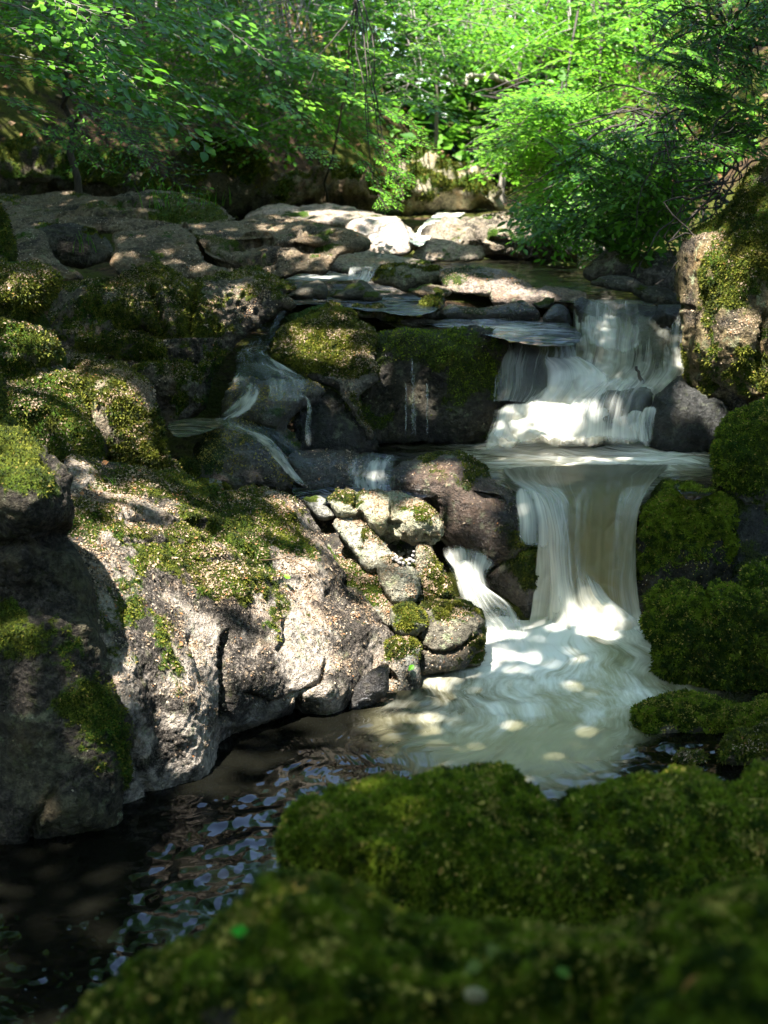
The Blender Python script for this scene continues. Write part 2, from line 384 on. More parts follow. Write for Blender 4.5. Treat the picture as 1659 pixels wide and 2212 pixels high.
def moss_cover(o, fv, n, size, mat=None):
    r = sample_faces(fv, sstep(.4, .75, fv['mo']), n)
    if r is None: return
    pos, nr = r
    dr = unit(nr * .9 + rng.normal(size=(n, 3)) * .55 + np.array([0, 0, .25]))
    sd = unit(np.cross(dr, rng.normal(size=(n, 3))))
    L = (size * rng.uniform(.5, 1.5, n))[:, None]; w = L * .20
    base = pos - nr * size * .2
    tip = base + dr * L + nr * 0 - np.array([0, 0, 1]) * L * .15
    mid = base + dr * L * .55
    V = np.stack([base - sd * w * .6, base + sd * w * .6, mid + sd * w, tip, mid - sd * w], 1).reshape(-1, 3)
    k = np.arange(n)[:, None] * 5
    Q = np.concatenate([k + [0, 1, 2, 4]], 0); T3 = k + [4, 2, 3, 3]
    Q = np.concatenate([Q, T3[:, [0, 1, 2, 2]]])
    cl = fbm(pos * 5, 2) * .40 + fbm(pos * 30, 2) * .85 + fbm(pos * 1.8, 2) * .3 + .36
    tint = np.clip(cl * .7 + rng.random(n) * .3, 0, .82); tint[rng.random(n) < .03] = 1
    V, Q = quadtri(n, V)
    c = mesh_obj('moss', V, Q, mat or M_MOSS, o, dict(tint=np.repeat(tint, 4)), smooth=False)
    tag(c, kind='stuff')
def quadtri(n, V5):
    V5 = V5.reshape(n, 5, 3); V4 = np.stack([(V5[:, 0] + V5[:, 1]) / 2, V5[:, 2], V5[:, 3], V5[:, 4]], 1).reshape(-1, 3)
    return V4, np.arange(n * 4).reshape(n, 4)
def litter_cover(o, fv, n, size=.0040, mat=None):
    r = sample_faces(fv, np.clip(fv['lit'] + .5 * fbm(fv['P'] * 14, 2) * (fv['lit'] > .05), 0, 1) ** 2 + .01, n)
    if r is None: return
    pos, nr = r
    nn = unit(nr + rng.normal(size=(n, 3)) * .45)
    d = unit(np.cross(nn, rng.normal(size=(n, 3)))); s = np.cross(nn, d)
    L = (size * np.exp(rng.normal(0, .38, n)))[:, None]; w = L * rng.uniform(.25, .7, n)[:, None]
    p = pos + nr * .004
    V = np.stack([p - d * L, p + s * w + nn * w * .4, p + d * L, p - s * w + nn * w * .4], 1).reshape(-1, 3)
    tint = np.clip(rng.normal(.38, .28, n), 0, .82); tint[rng.random(n) < .06] = 1
    c = mesh_obj('leaf_litter', V, np.arange(n * 4).reshape(n, 4), mat or M_LITTER, o, dict(tint=np.repeat(tint, 4)), smooth=False)
    tag(c, kind='stuff')
# ================================================================== the rocks
MOSSG = dict(moss=1.25, lichen=0, litter=.10, crust=0, cush=1.0)
# --- mossy bank nearest the camera
rock('boulder', 'big round moss boulder overlooking the foaming pool, fully covered in deep green moss', 'boulder',
     [(604, 1835), (608, 1790), (650, 1745), (720, 1708), (800, 1697), (885, 1697), (930, 1676), (1000, 1661), (1080, 1664), (1125, 1690), (1160, 1712), (1200, 1722), (1232, 1705), (1268, 1712), (1310, 1686), (1400, 1678), (1480, 1668), (1570, 1690), (1720, 1690), (1740, 2100), (1300, 2140), (900, 2050), (760, 1960), (640, 1890)],
     2000, 2.12, [(1660, 25), (1760, 48), (1900, 62), (2100, 60)], R=.22, T=.8, sp=4, amp=.36, an=(2.2, 2.2, 2.2), fine=.011, moss_n=85000, blade=.0085, litter_n=2600, dYdx=.00010, tone=(.12, .11, .09),
     bumps=[(1010, 1760, 130, 90, .03), (1420, 1790, 190, 90, .04), (1220, 1900, 200, 70, .03)], cracks=[([(1195, 1715), (1230, 1780)], 22, .03)], **MOSSG)
rock('boulder', 'low moss bank with scattered pebbles and dead leaves sloping down to dark water', 'boulder',
     [(110, 2260), (200, 2185), (320, 2090), (440, 2030), (520, 1946), (610, 1890), (690, 1893), (800, 1925), (920, 2000), (1100, 2010), (1300, 2000), (1480, 1950), (1700, 1930), (1720, 2300), (900, 2320), (120, 2310)],
     2212, 1.22, [(1880, 20), (1960, 38), (2100, 48), (2300, 42)], R=.16, T=.6, sp=4, amp=.3, an=(2.6, 2.6, 2.6), fine=.008, moss_n=85000, blade=.007, litter_n=2000, dYdx=-.00006, tone=(.14, .13, .11),
     bumps=[(660, 1960, 110, 60, .04), (470, 2130, 120, 70, .03), (1250, 2080, 160, 50, .035), (820, 2130, 170, 50, .02)], mspots=[(960, 2040, 60, -.7), (1345, 2100, 40, -.6)], **MOSSG)
rock('boulder', 'bright blurred moss hump beside an orange dead leaf at the lower corner', 'boulder',
     [(1330, 2290), (1400, 2190), (1490, 2110), (1570, 2050), (1720, 1990), (1760, 2320), (1340, 2330)],
     2212, .98, [(2000, 30), (2300, 42)], R=.10, T=.3, sp=5, amp=.3, moss_n=12000, blade=.009, tone=(.14, .13, .11), **{**MOSSG, 'moss': 1.5})
# --- stone pillar at the left edge
rock('boulder', 'tall upright stone with rounded green lichen head and shadowed body in dark water', 'boulder',
     [(-60, 900), (0, 905), (40, 926), (95, 970), (130, 998), (148, 1028), (152, 1062), (166, 1098), (163, 1135), (150, 1158), (168, 1182), (196, 1232), (214, 1292), (224, 1362), (232, 1440), (255, 1510), (272, 1580), (272, 1673), (262, 1753), (248, 1823), (120, 1835), (-60, 1832)],
     1828, 3.98, [(900, 30), (1000, 55), (1140, 84), (1200, 84), (1500, 82), (1640, 78), (1830, 84)], R=.2, T=.6, sp=3.4, moss=.36, lichen=.3, crust=1.1, litter=.15, tone=(.085, .075, .05), moss_n=9000, blade=.010, amp=1.1,
     bumps=[(60, 1060, 110, 90, .16), (110, 1740, 150, 80, .08), (60, 1300, 120, 60, -.06)], cracks=[([(-20, 1185), (80, 1175), (155, 1162)], 14, .10), ([(130, 1690), (80, 1760), (60, 1830)], 8, .03)],
     mspots=[(60, 970, 120, .6), (110, 1080, 60, .2), (130, 1120, 30, -.5), (100, 1720, 140, -.6), (190, 1500, 80, .35), (100, 1350, 120, .25)], wspots=[(100, 1830, 60, .5)])
# --- sunlit slab, lower lobe
rock('rock_slab', 'broad sunlit slab strewn with beige beech litter sloping to a pale grey face over the pool', 'rock slab',
     [(140, 1010), (180, 985), (260, 1005), (330, 1018), (395, 1022), (470, 1050), (520, 1060), (560, 1058), (620, 1062), (655, 1090), (690, 1150), (720, 1205), (742, 1250), (742, 1272), (770, 1285), (808, 1310), (838, 1345), (848, 1380), (862, 1410), (850, 1450), (832, 1500), (790, 1520), (752, 1538), (708, 1562), (650, 1545), (600, 1558), (545, 1580), (510, 1592), (500, 1598), (488, 1606), (478, 1630), (472, 1680), (455, 1716), (400, 1736), (330, 1752), (250, 1762), (180, 1700), (130, 1500), (120, 1200)],
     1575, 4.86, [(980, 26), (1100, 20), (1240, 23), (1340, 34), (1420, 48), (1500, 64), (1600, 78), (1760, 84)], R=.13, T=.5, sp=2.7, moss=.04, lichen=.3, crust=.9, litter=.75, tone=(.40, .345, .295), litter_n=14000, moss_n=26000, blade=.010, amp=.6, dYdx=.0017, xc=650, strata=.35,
     bumps=[(720, 1490, 60, 60, .10), (585, 1450, 50, 90, .05), (700, 1200, 60, 40, .06), (560, 1170, 90, 18, .045), (430, 1110, 120, 16, .05), (650, 1100, 60, 25, .05), (330, 1160, 120, 15, .05), (520, 1260, 50, 50, .06), (800, 1350, 40, 40, .05), (250, 1110, 90, 14, .05), (470, 1200, 110, 14, .05), (600, 1240, 70, 14, .04), (360, 1230, 70, 20, .04), (400, 1540, 50, 130, .08), (300, 1420, 60, 110, .06), (445, 1640, 40, 60, .05), (250, 1620, 60, 90, .04)],
     cracks=[([(560, 1060), (640, 1130), (700, 1200), (742, 1262)], 5, .02), ([(498, 1560), (496, 1500), (490, 1430), (500, 1370)], 9, .08), ([(618, 1340), (622, 1380), (612, 1395)], 5, .05), ([(640, 1545), (655, 1500), (700, 1460), (705, 1430)], 5, .04), ([(540, 1500), (600, 1530), (650, 1500)], 6, .03), ([(712, 1280), (780, 1330), (840, 1350)], 8, .02), ([(200, 1040), (330, 1080), (450, 1140), (560, 1200), (640, 1230)], 10, .03), ([(420, 1370), (440, 1470)], 7, .03), ([(230, 1560), (300, 1640), (330, 1740)], 9, .03)],
     mspots=[(430, 1060, 90, .75), (560, 1090, 70, .8), (300, 1030, 80, .4), (640, 1110, 60, .6), (200, 1120, 60, .2), (560, 1460, 60, -.6), (720, 1500, 80, -.8), (540, 1150, 120, .2), (560, 1400, 40, .3), (270, 1640, 60, .6), (330, 1440, 50, .25), (260, 1300, 50, .2)],
     wspots=[(560, 1560, 50, .5), (800, 1500, 50, .5), (380, 1740, 60, .6), (630, 1545, 30, .4)])
rock('stone', 'dark wet stone foot tucked under the bright slab at the pool edge', 'stone',
     [(752, 1535), (770, 1480), (810, 1440), (840, 1440), (838, 1490), (830, 1505), (790, 1525)], 1525, 5.02, [(1440, 70), (1540, 80)], R=.06, T=.2, sp=3, moss=-.6, lichen=0, litter=.05, wet=.75, tone=(.10, .09, .085))
rock('stone', 'small crusty end block of the slab with one bright green fallen leaf', 'stone',
     [p for p in ZA((745, 1250), (790, 1205), (850, 1190), (940, 1210), (965, 1260), (955, 1340), (972, 1480), (930, 1560), (890, 1605), (800, 1622), (735, 1600), (770, 1480), (740, 1380))], 1510, 5.2, [(1370, 35), (1430, 70), (1520, 82)], R=.05, T=.25, jit=4.5, sp=2.8,
     moss=.25, crust=.5, litter=.4, tone=(.28, .27, .24), moss_n=2500, blade=.010, litter_n=500, wspots=[(900, 1510, 25, .7)], cracks=[(ZA((745, 1400), (800, 1480), (790, 1600)), 5, .06)])
rock('stone', 'grey litter-dusted wedge of bedrock between the slab and the skull-shaped stone', 'stone',
     [(690, 1150), (720, 1190), (762, 1212), (790, 1225), (815, 1235), (840, 1270), (856, 1300), (862, 1330), (845, 1350), (820, 1340), (780, 1285), (745, 1265), (715, 1205)], 1345, 5.42, [(1150, 28), (1300, 38), (1350, 60)], R=.03, T=.25, jit=4.5, sp=3,
     moss=.25, litter=.8, crust=.1, lichen=.6, tone=(.28, .26, .2), litter_n=1500, moss_n=600, blade=.009)
# --- mossy mounds upper left
rock('boulder', 'tall stack of green mossy hummocks rising at the frame edge above the litter slope', 'boulder',
     [(-60, 560), (0, 557), (52, 563), (98, 582), (120, 607), (106, 634), (98, 665), (112, 700), (134, 738), (150, 780), (152, 830), (180, 880), (210, 960), (180, 1040), (120, 1030), (-60, 1000)],
     1000, 5.6, [(555, 35), (700, 66), (800, 60), (900, 50), (1010, 46)], R=.2, T=.6, sp=3.2, amp=1.3, an=(.8, .8, 1.3), moss=.9, litter=.5, crust=.4, lichen=.3, tone=(.2, .18, .14), moss_n=18000, litter_n=4500,
     bumps=[(40, 610, 80, 40, .07), (60, 740, 80, 50, .06), (40, 860, 90, 50, .06)], cracks=[([(-20, 670), (60, 680), (110, 690)], 14, .09), ([(0, 800), (80, 790), (150, 790)], 14, .07)], mspots=[(60, 840, 50, -.35), (20, 890, 60, -.5)])
rock('boulder', 'humped moss boulder with pale litter streak on its crown beside the dark shadow gap', 'boulder',
     [(150, 785), (185, 778), (218, 783), (262, 792), (300, 822), (322, 858), (340, 900), (352, 930), (366, 970), (380, 1000), (388, 1024), (340, 1030), (250, 1015), (170, 1000), (130, 930), (135, 850)],
     1020, 5.75, [(775, 30), (850, 52), (1020, 58)], R=.22, T=.5, sp=3, amp=1.0, moss=.8, crust=.3, litter=.75, lichen=.4, tone=(.22, .18, .13), moss_n=18000, litter_n=7000,
     bumps=[(240, 860, 70, 50, .08)], mspots=[(215, 830, 26, -.45), (180, 900, 30, -.3), (320, 960, 40, .4)], cracks=[([(330, 900), (345, 960), (350, 1020)], 6, .04), ([(355, 930), (372, 990)], 5, .03)])
rock('boulder', 'narrow dark mossy stump of rock at the frame edge beside the pale ledges', 'boulder',
     [(-60, 425), (0, 432), (18, 470), (30, 510), (38, 560), (20, 580), (-60, 580)], 575, 6.6, [(420, 60), (580, 78)], R=.12, T=.3, sp=3.5, moss=.8, litter=.2, tone=(.1, .1, .08), moss_n=1800)
rock('boulder', 'wide dark moss-grown rock face with brown litter beside the small cascade', 'boulder',
     [(112, 640), (118, 612), (200, 606), (290, 600), (350, 596), (415, 606), (470, 600), (505, 592), (540, 590), (575, 612), (622, 645), (640, 660), (600, 668), (560, 690), (530, 720), (505, 748), (485, 790), (468, 815), (455, 860), (450, 880), (420, 905), (380, 935), (340, 900), (300, 825), (220, 790), (145, 790), (100, 700)],
     915, 6.95, [(590, 18), (650, 26), (700, 38), (800, 50), (920, 60)], R=.16, T=.6, sp=3, sy=2.4, amp=1.5, an=(.8, .8, 1.5), moss=.52, litter=.6, crust=.7, lichen=.1, tone=(.15, .125, .095), moss_n=26000, litter_n=9000, blade=.014,
     bumps=[(390, 640, 80, 26, .08), (300, 690, 90, 26, .07), (430, 720, 70, 22, .06), (370, 820, 70, 30, .06), (540, 630, 50, 25, .08), (220, 650, 70, 22, .06)], cracks=[([(250, 700), (350, 720), (470, 700)], 10, .10), ([(230, 800), (300, 770), (420, 770)], 10, .10), ([(330, 640), (350, 700)], 8, .08), ([(420, 630), (410, 690)], 9, .1), ([(130, 740), (220, 760), (330, 880)], 18, .10)])
BANK = dict(moss=.55, litter=.35, crust=.5, lichen=.1, tone=(.10, .085, .06), sp=5, R=.5, T=1.2, amp=3.5, blade=.035)
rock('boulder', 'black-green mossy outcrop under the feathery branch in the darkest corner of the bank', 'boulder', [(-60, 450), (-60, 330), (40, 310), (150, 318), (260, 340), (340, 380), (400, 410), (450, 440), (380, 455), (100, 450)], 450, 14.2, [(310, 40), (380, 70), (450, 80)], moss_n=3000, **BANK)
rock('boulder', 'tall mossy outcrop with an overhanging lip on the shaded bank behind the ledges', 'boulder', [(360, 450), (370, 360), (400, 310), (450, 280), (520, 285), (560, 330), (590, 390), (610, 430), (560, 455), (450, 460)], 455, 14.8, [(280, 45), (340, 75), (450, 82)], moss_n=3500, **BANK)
rock('boulder', 'brown leaf-strewn bank step with moss cushions beside the sunlit bend', 'boulder', [(560, 450), (580, 400), (640, 370), (720, 350), (790, 365), (840, 400), (850, 445), (760, 462), (640, 460)], 456, 17.0, [(350, 35), (400, 60), (460, 75)], moss_n=2500, litter_n=800, **{**BANK, 'moss': .3, 'litter': .8, 'tone': (.22, .15, .09)})
# --- wide pale ledges behind
LED = dict(an=(.5, .4, 1.7), moss=-.22, lichen=.15, litter=.5, crust=.4, tone=(.22, .17, .115), sp=4.5, amp=.9)
rock('rock_ledge', 'long pale brown ledge along the foot of the dark wooded bank', 'rock ledge',
     [(-60, 425), (0, 416), (60, 420), (130, 411), (185, 415), (225, 428), (290, 424), (360, 417), (435, 427), (478, 441), (505, 466), (520, 480), (450, 500), (330, 505), (200, 500), (90, 510), (-60, 520)],
     505, 9.6, [(405, 9), (440, 10), (470, 16), (510, 40)], R=.06, T=.6, sy=1.3, litter_n=1500, moss_n=1500, blade=.02, mspots=[(470, 450, 40, .7)], cracks=[([(120, 460), (250, 468), (380, 470)], 5, .14), ([(230, 440), (330, 446)], 4, .08)], **{**LED, 'moss': -.1})
rock('boulder', 'round dark hollow-sided boulder sunk among the pale ledges', 'boulder',
     [(80, 500), (110, 484), (160, 482), (200, 492), (235, 515), (250, 545), (240, 565), (190, 578), (130, 575), (95, 545)], 572, 8.6, [(480, 18), (515, 55), (580, 78)], R=.06, T=.4, sp=3.5, sy=2, amp=1.3, moss=.25, crust=.8, lichen=0, litter=.15, tone=(.10, .09, .07), moss_n=1500)
rock('rock_ledge', 'low rounded ledge tongue beside the round dark boulder', 'rock ledge',
     [(20, 520), (60, 500), (95, 510), (110, 560), (170, 590), (180, 608), (110, 606), (40, 600), (20, 560)], 603, 8.0, [(500, 22), (560, 30), (610, 60)], R=.06, T=.4, sy=2, **{**LED, 'amp': 1.3})
rock('rock_ledge', 'humped middle ledge with a dark undercut crossing the pale rock shelf', 'rock ledge',
     [(240, 575), (250, 540), (245, 510), (300, 497), (370, 490), (400, 500), (440, 545), (450, 570), (520, 595), (500, 606), (400, 606), (330, 600), (260, 600)], 604, 8.3, [(485, 10), (540, 16), (580, 30), (610, 60)], R=.06, T=.4, sy=1.5, litter_n=1200, **LED)
rock('rock_ledge', 'long diagonal ledge running to the stream with a black shadow along its lower side', 'rock ledge',
     [(340, 495), (395, 487), (500, 478), (560, 466), (640, 470), (700, 480), (760, 500), (790, 530), (740, 545), (712, 575), (700, 592), (640, 596), (610, 608), (570, 600), (520, 582), (455, 560), (420, 530), (385, 505)],
     600, 8.6, [(462, 6.5), (500, 9), (540, 15), (575, 45), (605, 70)], R=.06, T=.5, sy=1.3, litter_n=3000, cracks=[([(390, 500), (450, 535), (520, 552), (590, 552)], 6, .2), ([(500, 520), (600, 522), (690, 540)], 4, .12), ([(640, 500), (720, 512)], 4, .10)], bumps=[(560, 505, 60, 8, .2), (660, 520, 50, 10, .25)], **LED)
rock('rock_ledge', 'small mossy knob at the stream end of the pale ledges', 'rock ledge',
     [(500, 590), (520, 578), (560, 580), (590, 600), (625, 612), (640, 625), (600, 640), (560, 630), (510, 612)], 632, 8.1, [(575, 25), (640, 65)], R=.1, T=.3, sp=3.5, sy=2, moss=.45, litter=.4, crust=.4, tone=(.2, .18, .14), moss_n=1500, litter_n=600)
BR = dict(an=(.5, .4, 1.7), moss=-.3, lichen=.3, litter=.3, crust=.12, tone=(.40, .33, .27), sp=4.5, amp=1.0)
rock('rock_ledge', 'narrow sunlit slab behind the diagonal ledge under the sapling', 'rock ledge',
     [(520, 470), (560, 448), (612, 444), (640, 452), (700, 446), (780, 455), (830, 470), (860, 480), (800, 495), (720, 485), (640, 478), (560, 480)], 492, 12.2, [(440, 6), (470, 9), (495, 35)], R=.06, T=.5, sy=1.2, **BR)
rock('boulder', 'white sunlit rounded rock by the tiny distant chute', 'boulder',
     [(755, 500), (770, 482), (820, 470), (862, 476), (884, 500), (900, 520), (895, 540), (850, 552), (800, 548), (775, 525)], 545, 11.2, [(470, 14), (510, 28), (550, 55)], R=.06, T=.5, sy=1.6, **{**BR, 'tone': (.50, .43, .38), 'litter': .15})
rock('boulder', 'brown sunlit stones along the far channel below the white rock', 'boulder',
     [(690, 560), (720, 545), (790, 540), (860, 552), (900, 556), (930, 570), (900, 585), (820, 590), (740, 588), (700, 580)], 585, 9.6, [(540, 10), (560, 14), (590, 50)], R=.06, T=.4, sy=1.3, **{**BR, 'tone': (.40, .33, .27)})
rock('boulder', 'great yellow mossy boulder lit by sun at the bend of the stream', 'boulder',
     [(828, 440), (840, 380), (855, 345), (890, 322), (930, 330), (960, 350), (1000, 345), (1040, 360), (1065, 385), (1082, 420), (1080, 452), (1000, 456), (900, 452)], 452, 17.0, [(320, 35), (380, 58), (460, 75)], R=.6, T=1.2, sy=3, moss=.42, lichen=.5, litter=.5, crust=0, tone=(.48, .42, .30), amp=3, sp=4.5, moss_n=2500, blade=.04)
rock('boulder', 'dark humped boulder lit on one shoulder behind the green pool', 'boulder',
     [(900, 528), (940, 500), (985, 478), (1040, 462), (1092, 452), (1130, 460), (1158, 492), (1195, 515), (1222, 535), (1232, 554), (1150, 560), (1050, 562), (960, 550), (910, 545)], 557, 11.4, [(450, 20), (490, 40), (530, 60), (560, 75)], R=.35, T=.8, sp=4, sy=2, amp=2, moss=-.05, lichen=.3, litter=.35, crust=.45, tone=(.32, .27, .21), cracks=[([(1030, 500), (1070, 520), (1150, 545)], 6, .1)])
rock('rock_slab', 'flat low slab at the back edge of the green pool below the dark humped boulder', 'rock slab',
     [(885, 555), (905, 535), (935, 517), (990, 528), (1042, 536), (1050, 552), (1040, 562), (950, 568), (900, 566)], 563, 10.6, [(515, 12), (550, 25), (570, 60)], R=.06, T=.4, sy=1.4, **{**BR, 'tone': (.30, .25, .20), 'crust': .3})
rock('stone', 'pale stones under the rhododendron leaves beyond the pool', 'stone',
     [(1190, 520), (1200, 480), (1240, 455), (1300, 470), (1340, 500), (1330, 540), (1270, 550), (1220, 545)], 548, 11.0, [(455, 40), (550, 70)], R=.06, T=.5, sp=4.5, moss=.0, litter=.4, lichen=.5, tone=(.36, .33, .28), amp=1.6)
# --- right side wall
rock('rock_wall', 'tall mossy rock wall with a sun patch on its face beside the upper falls', 'rock wall',
     [(1466, 640), (1464, 590), (1470, 545), (1490, 500), (1530, 478), (1570, 452), (1610, 400), (1640, 375), (1720, 350), (1740, 960), (1640, 960), (1578, 945), (1540, 905), (1500, 890), (1480, 830), (1474, 750), (1468, 690)],
     945, 7.0, [(350, 55), (470, 72), (700, 82), (950, 82)], R=.38, T=.9, sp=3.2, amp=1.0, moss=.6, lichen=.5, litter=.45, crust=.5, tone=(.24, .185, .10), moss_n=22000, litter_n=2500, dYdx=-.0012, xc=1500,
     bumps=[(1560, 720, 60, 90, .10), (1520, 560, 50, 60, .08)], cracks=[([(1655, 680), (1640, 760), (1650, 850)], 6, .07), ([(1466, 660), (1500, 668), (1505, 720)], 5, .04), ([(1520, 830), (1600, 880), (1659, 860)], 8, .05)], mspots=[(1570, 710, 50, -.5), (1510, 530, 40, -.5), (1490, 690, 25, -.8), (1560, 900, 50, -.5)])
rock('boulder', 'black wet rock hollow at the foot of the mossy wall beside the churned pool', 'boulder',
     [p for p in ZB((1320, 850), (1335, 800), (1390, 765), (1500, 670), (1560, 760), (1659, 830), (1760, 900), (1800, 1180), (1659, 1150), (1500, 1150), (1400, 1140), (1270, 1080), (1250, 960), (1300, 880))], 970, 6.95, [(790, 40), (850, 70), (980, 80)], R=.12, T=.5, sp=3.5, amp=1.3,
     moss=-.1, lichen=.1, litter=.1, crust=.2, wet=.55, tone=(.09, .09, .085), mspots=[(1530, 900, 40, .3)])
rock('boulder', 'round dark moss boulder high beside the middle pool under the wall', 'boulder',
     [(1546, 1000), (1548, 975), (1560, 940), (1580, 915), (1612, 892), (1660, 862), (1730, 830), (1740, 1130), (1640, 1110), (1580, 1070), (1550, 1040)], 1070, 6.1, [(830, 30), (920, 60), (1100, 75)], R=.2, T=.5, sp=3.4, amp=1.2, fine=.013, moss_n=12000, litter_n=700, tone=(.13, .12, .1), **{**MOSSG, 'moss': 1.0, 'litter': .25})
rock('boulder', 'blocky upright moss boulder beside the main fall, gold litter on its crown', 'boulder',
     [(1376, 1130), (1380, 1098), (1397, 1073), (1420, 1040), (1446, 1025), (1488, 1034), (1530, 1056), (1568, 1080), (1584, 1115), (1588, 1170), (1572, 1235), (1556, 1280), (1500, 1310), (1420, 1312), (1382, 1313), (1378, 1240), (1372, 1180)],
     1312, 5.95, [(1020, 22), (1090, 50), (1160, 78), (1320, 84)], R=.16, T=.5, sp=3, amp=1.2, fine=.013, moss_n=24000, litter_n=1600, tone=(.05, .046, .036), mspots=[(1390, 1280, 40, -.9), (1480, 1310, 90, -1.3), (1570, 1260, 40, -1.3), (1380, 1180, 18, -.8)], **{**MOSSG, 'moss': 1.1, 'litter': .35})  # crevice shade put into colour: moss stripped to dark tone at foot and side
rock('stone', 'small moss cushion stone in the gap between the dark boulders', 'stone',
     [(1598, 1240), (1612, 1220), (1640, 1212), (1720, 1205), (1730, 1310), (1640, 1300), (1606, 1290)], 1295, 5.6, [(1205, 30), (1300, 70)], R=.1, T=.3, sp=3.5, amp=.8, moss_n=3500, litter_n=150, tone=(.13, .12, .1), **MOSSG)
rock('boulder', 'wet black rock recess behind the blocky moss boulder', 'boulder',
     [(1540, 1060), (1600, 1060), (1720, 1070), (1740, 1330), (1600, 1320), (1530, 1300), (1560, 1200)], 1310, 6.0, [(1060, 60), (1320, 75)], R=.1, T=.3, sp=5, amp=1.4, moss=.1, wet=.5, lichen=0, litter=.1, tone=(.07, .07, .065), mspots=[(1600, 1080, 50, .5)])
rock('boulder', 'broad vivid green moss boulder at the edge of the foamy lower pool', 'boulder',
     [(1413, 1370), (1414, 1320), (1428, 1286), (1480, 1279), (1520, 1290), (1542, 1276), (1600, 1282), (1720, 1295), (1740, 1560), (1600, 1545), (1500, 1510), (1460, 1490), (1424, 1462), (1420, 1416)],
     1490, 5.22, [(1270, 24), (1350, 52), (1420, 70), (1500, 78)], R=.14, T=.5, sp=3, amp=1.3, fine=.014, moss_n=30000, litter_n=1600, blade=.015, tone=(.12, .11, .09), cracks=[([(1530, 1290), (1510, 1360), (1480, 1440)], 14, .025)], bumps=[(1590, 1350, 60, 50, .07)], **{**MOSSG, 'litter': .25})
rock('boulder', 'low mossy shelf dusted with tan litter just above dark water', 'boulder',
     [(1376, 1570), (1377, 1543), (1392, 1520), (1430, 1511), (1470, 1498), (1520, 1500), (1600, 1520), (1720, 1500), (1740, 1640), (1640, 1625), (1556, 1612), (1500, 1608), (1455, 1610), (1400, 1600)],
     1605, 4.78, [(1490, 18), (1540, 40), (1610, 74)], R=.10, T=.4, sp=3, amp=1.0, fine=.010, moss_n=16000, litter_n=2500, tone=(.15, .13, .1), mspots=[(1440, 1580, 25, -.7), (1540, 1545, 40, -.3)], **{**MOSSG, 'moss': .8, 'litter': .6})
rock('stone', 'little brown stone poking from dark water below the mossy shelf', 'stone',
     [(1458, 1645), (1470, 1628), (1500, 1622), (1525, 1636), (1530, 1652), (1490, 1660)], 1655, 4.5, [(1620, 30), (1660, 70)], R=.05, T=.15, sp=3, amp=.5, moss=.5, litter=.6, tone=(.15, .12, .08), moss_n=500, litter_n=300)
rock('stone', 'mossy lump at the frame edge beside the blue glints of dark water', 'stone',
     [(1556, 1640), (1565, 1600), (1600, 1580), (1720, 1560), (1740, 1690), (1640, 1660), (1580, 1655)], 1650, 4.45, [(1560, 30), (1660, 72)], R=.08, T=.2, sp=3.4, amp=.7, moss=.6, litter=.4, tone=(.12, .1, .08), moss_n=2500, litter_n=300)
# --- centre
rock('boulder', 'moss-topped boulder dividing the small cascade from the dark dripping cliff', 'boulder',
     [p for p in ZC((716, 470), (738, 330), (790, 232), (900, 190), (1040, 150), (1125, 160), (1192, 240), (1204, 300), (1340, 365), (1352, 560), (1345, 640), (1262, 720), (1290, 850), (1340, 920), (1332, 1000), (1270, 995), (1200, 905), (1130, 790), (1080, 690), (960, 640), (850, 560), (745, 515))],
     945, 6.95, [(645, 16), (720, 26), (800, 48), (870, 70), (950, 80)], R=.14, T=.5, sp=2.8, amp=1.2, moss=.75, litter=.55, tone=(.2, .18, .15), moss_n=20000, litter_n=6000, mspots=[(755, 830, 18, -.9), (620, 790, 30, .3)], wspots=[(800, 935, 30, .6)])
rock('rock_wall', 'dark dripping cliff block with thin water threads between the cascades', 'rock wall',
     [(800, 732), (840, 712), (900, 708), (960, 713), (1010, 718), (1056, 724), (1084, 742), (1080, 764), (1066, 790), (1060, 830), (1074, 870), (1068, 905), (1045, 940), (1030, 960), (930, 962), (840, 955), (780, 960), (770, 860), (790, 780)],
     955, 7.15, [(690, 14), (715, 30), (745, 78), (960, 84)], R=.10, T=.6, sp=3, amp=1.3, fine=.008, moss=.28, lichen=.3, litter=.15, crust=.7, wet=.35, tone=(.085, .075, .055), bumps=[(970, 780, 60, 60, .14), (1000, 880, 40, 50, .08), (840, 880, 45, 60, -.12)], mspots=[(960, 760, 80, .5), (985, 840, 35, .6), (850, 730, 60, .3), (1010, 900, 40, .35), (830, 800, 30, .3), (930, 900, 30, .2), (1050, 820, 25, .4)], wspots=[(970, 770, 50, -.35), (860, 715, 90, .3)], moss_n=4000)
rock('stone', 'low mossy stone capping the channel behind the dripping cliff', 'stone',
     [p for p in ZE((985, 770), (1000, 745), (1100, 736), (1215, 742), (1260, 780), (1350, 800), (1345, 850), (1330, 880), (1240, 840), (1150, 800), (1050, 795))], 700, 7.75, [(660, 18), (715, 40)], R=.08, T=.25, sp=3, sy=2, amp=0.34, moss=.55, litter=.35, tone=(.16, .14, .1), moss_n=2500, litter_n=700)
rock('stone', 'long thin wet ridge crossing the shallow channel', 'stone',
     [p for p in ZE((1290, 815), (1400, 800), (1520, 812), (1659, 826), (1800, 850), (1790, 872), (1659, 858), (1400, 862), (1330, 850))], 706, 7.7, [(680, 20), (712, 55)], R=.05, T=.15, sp=3, sy=1.8, amp=0.25, moss=.1, wet=.3, tone=(.14, .12, .09))
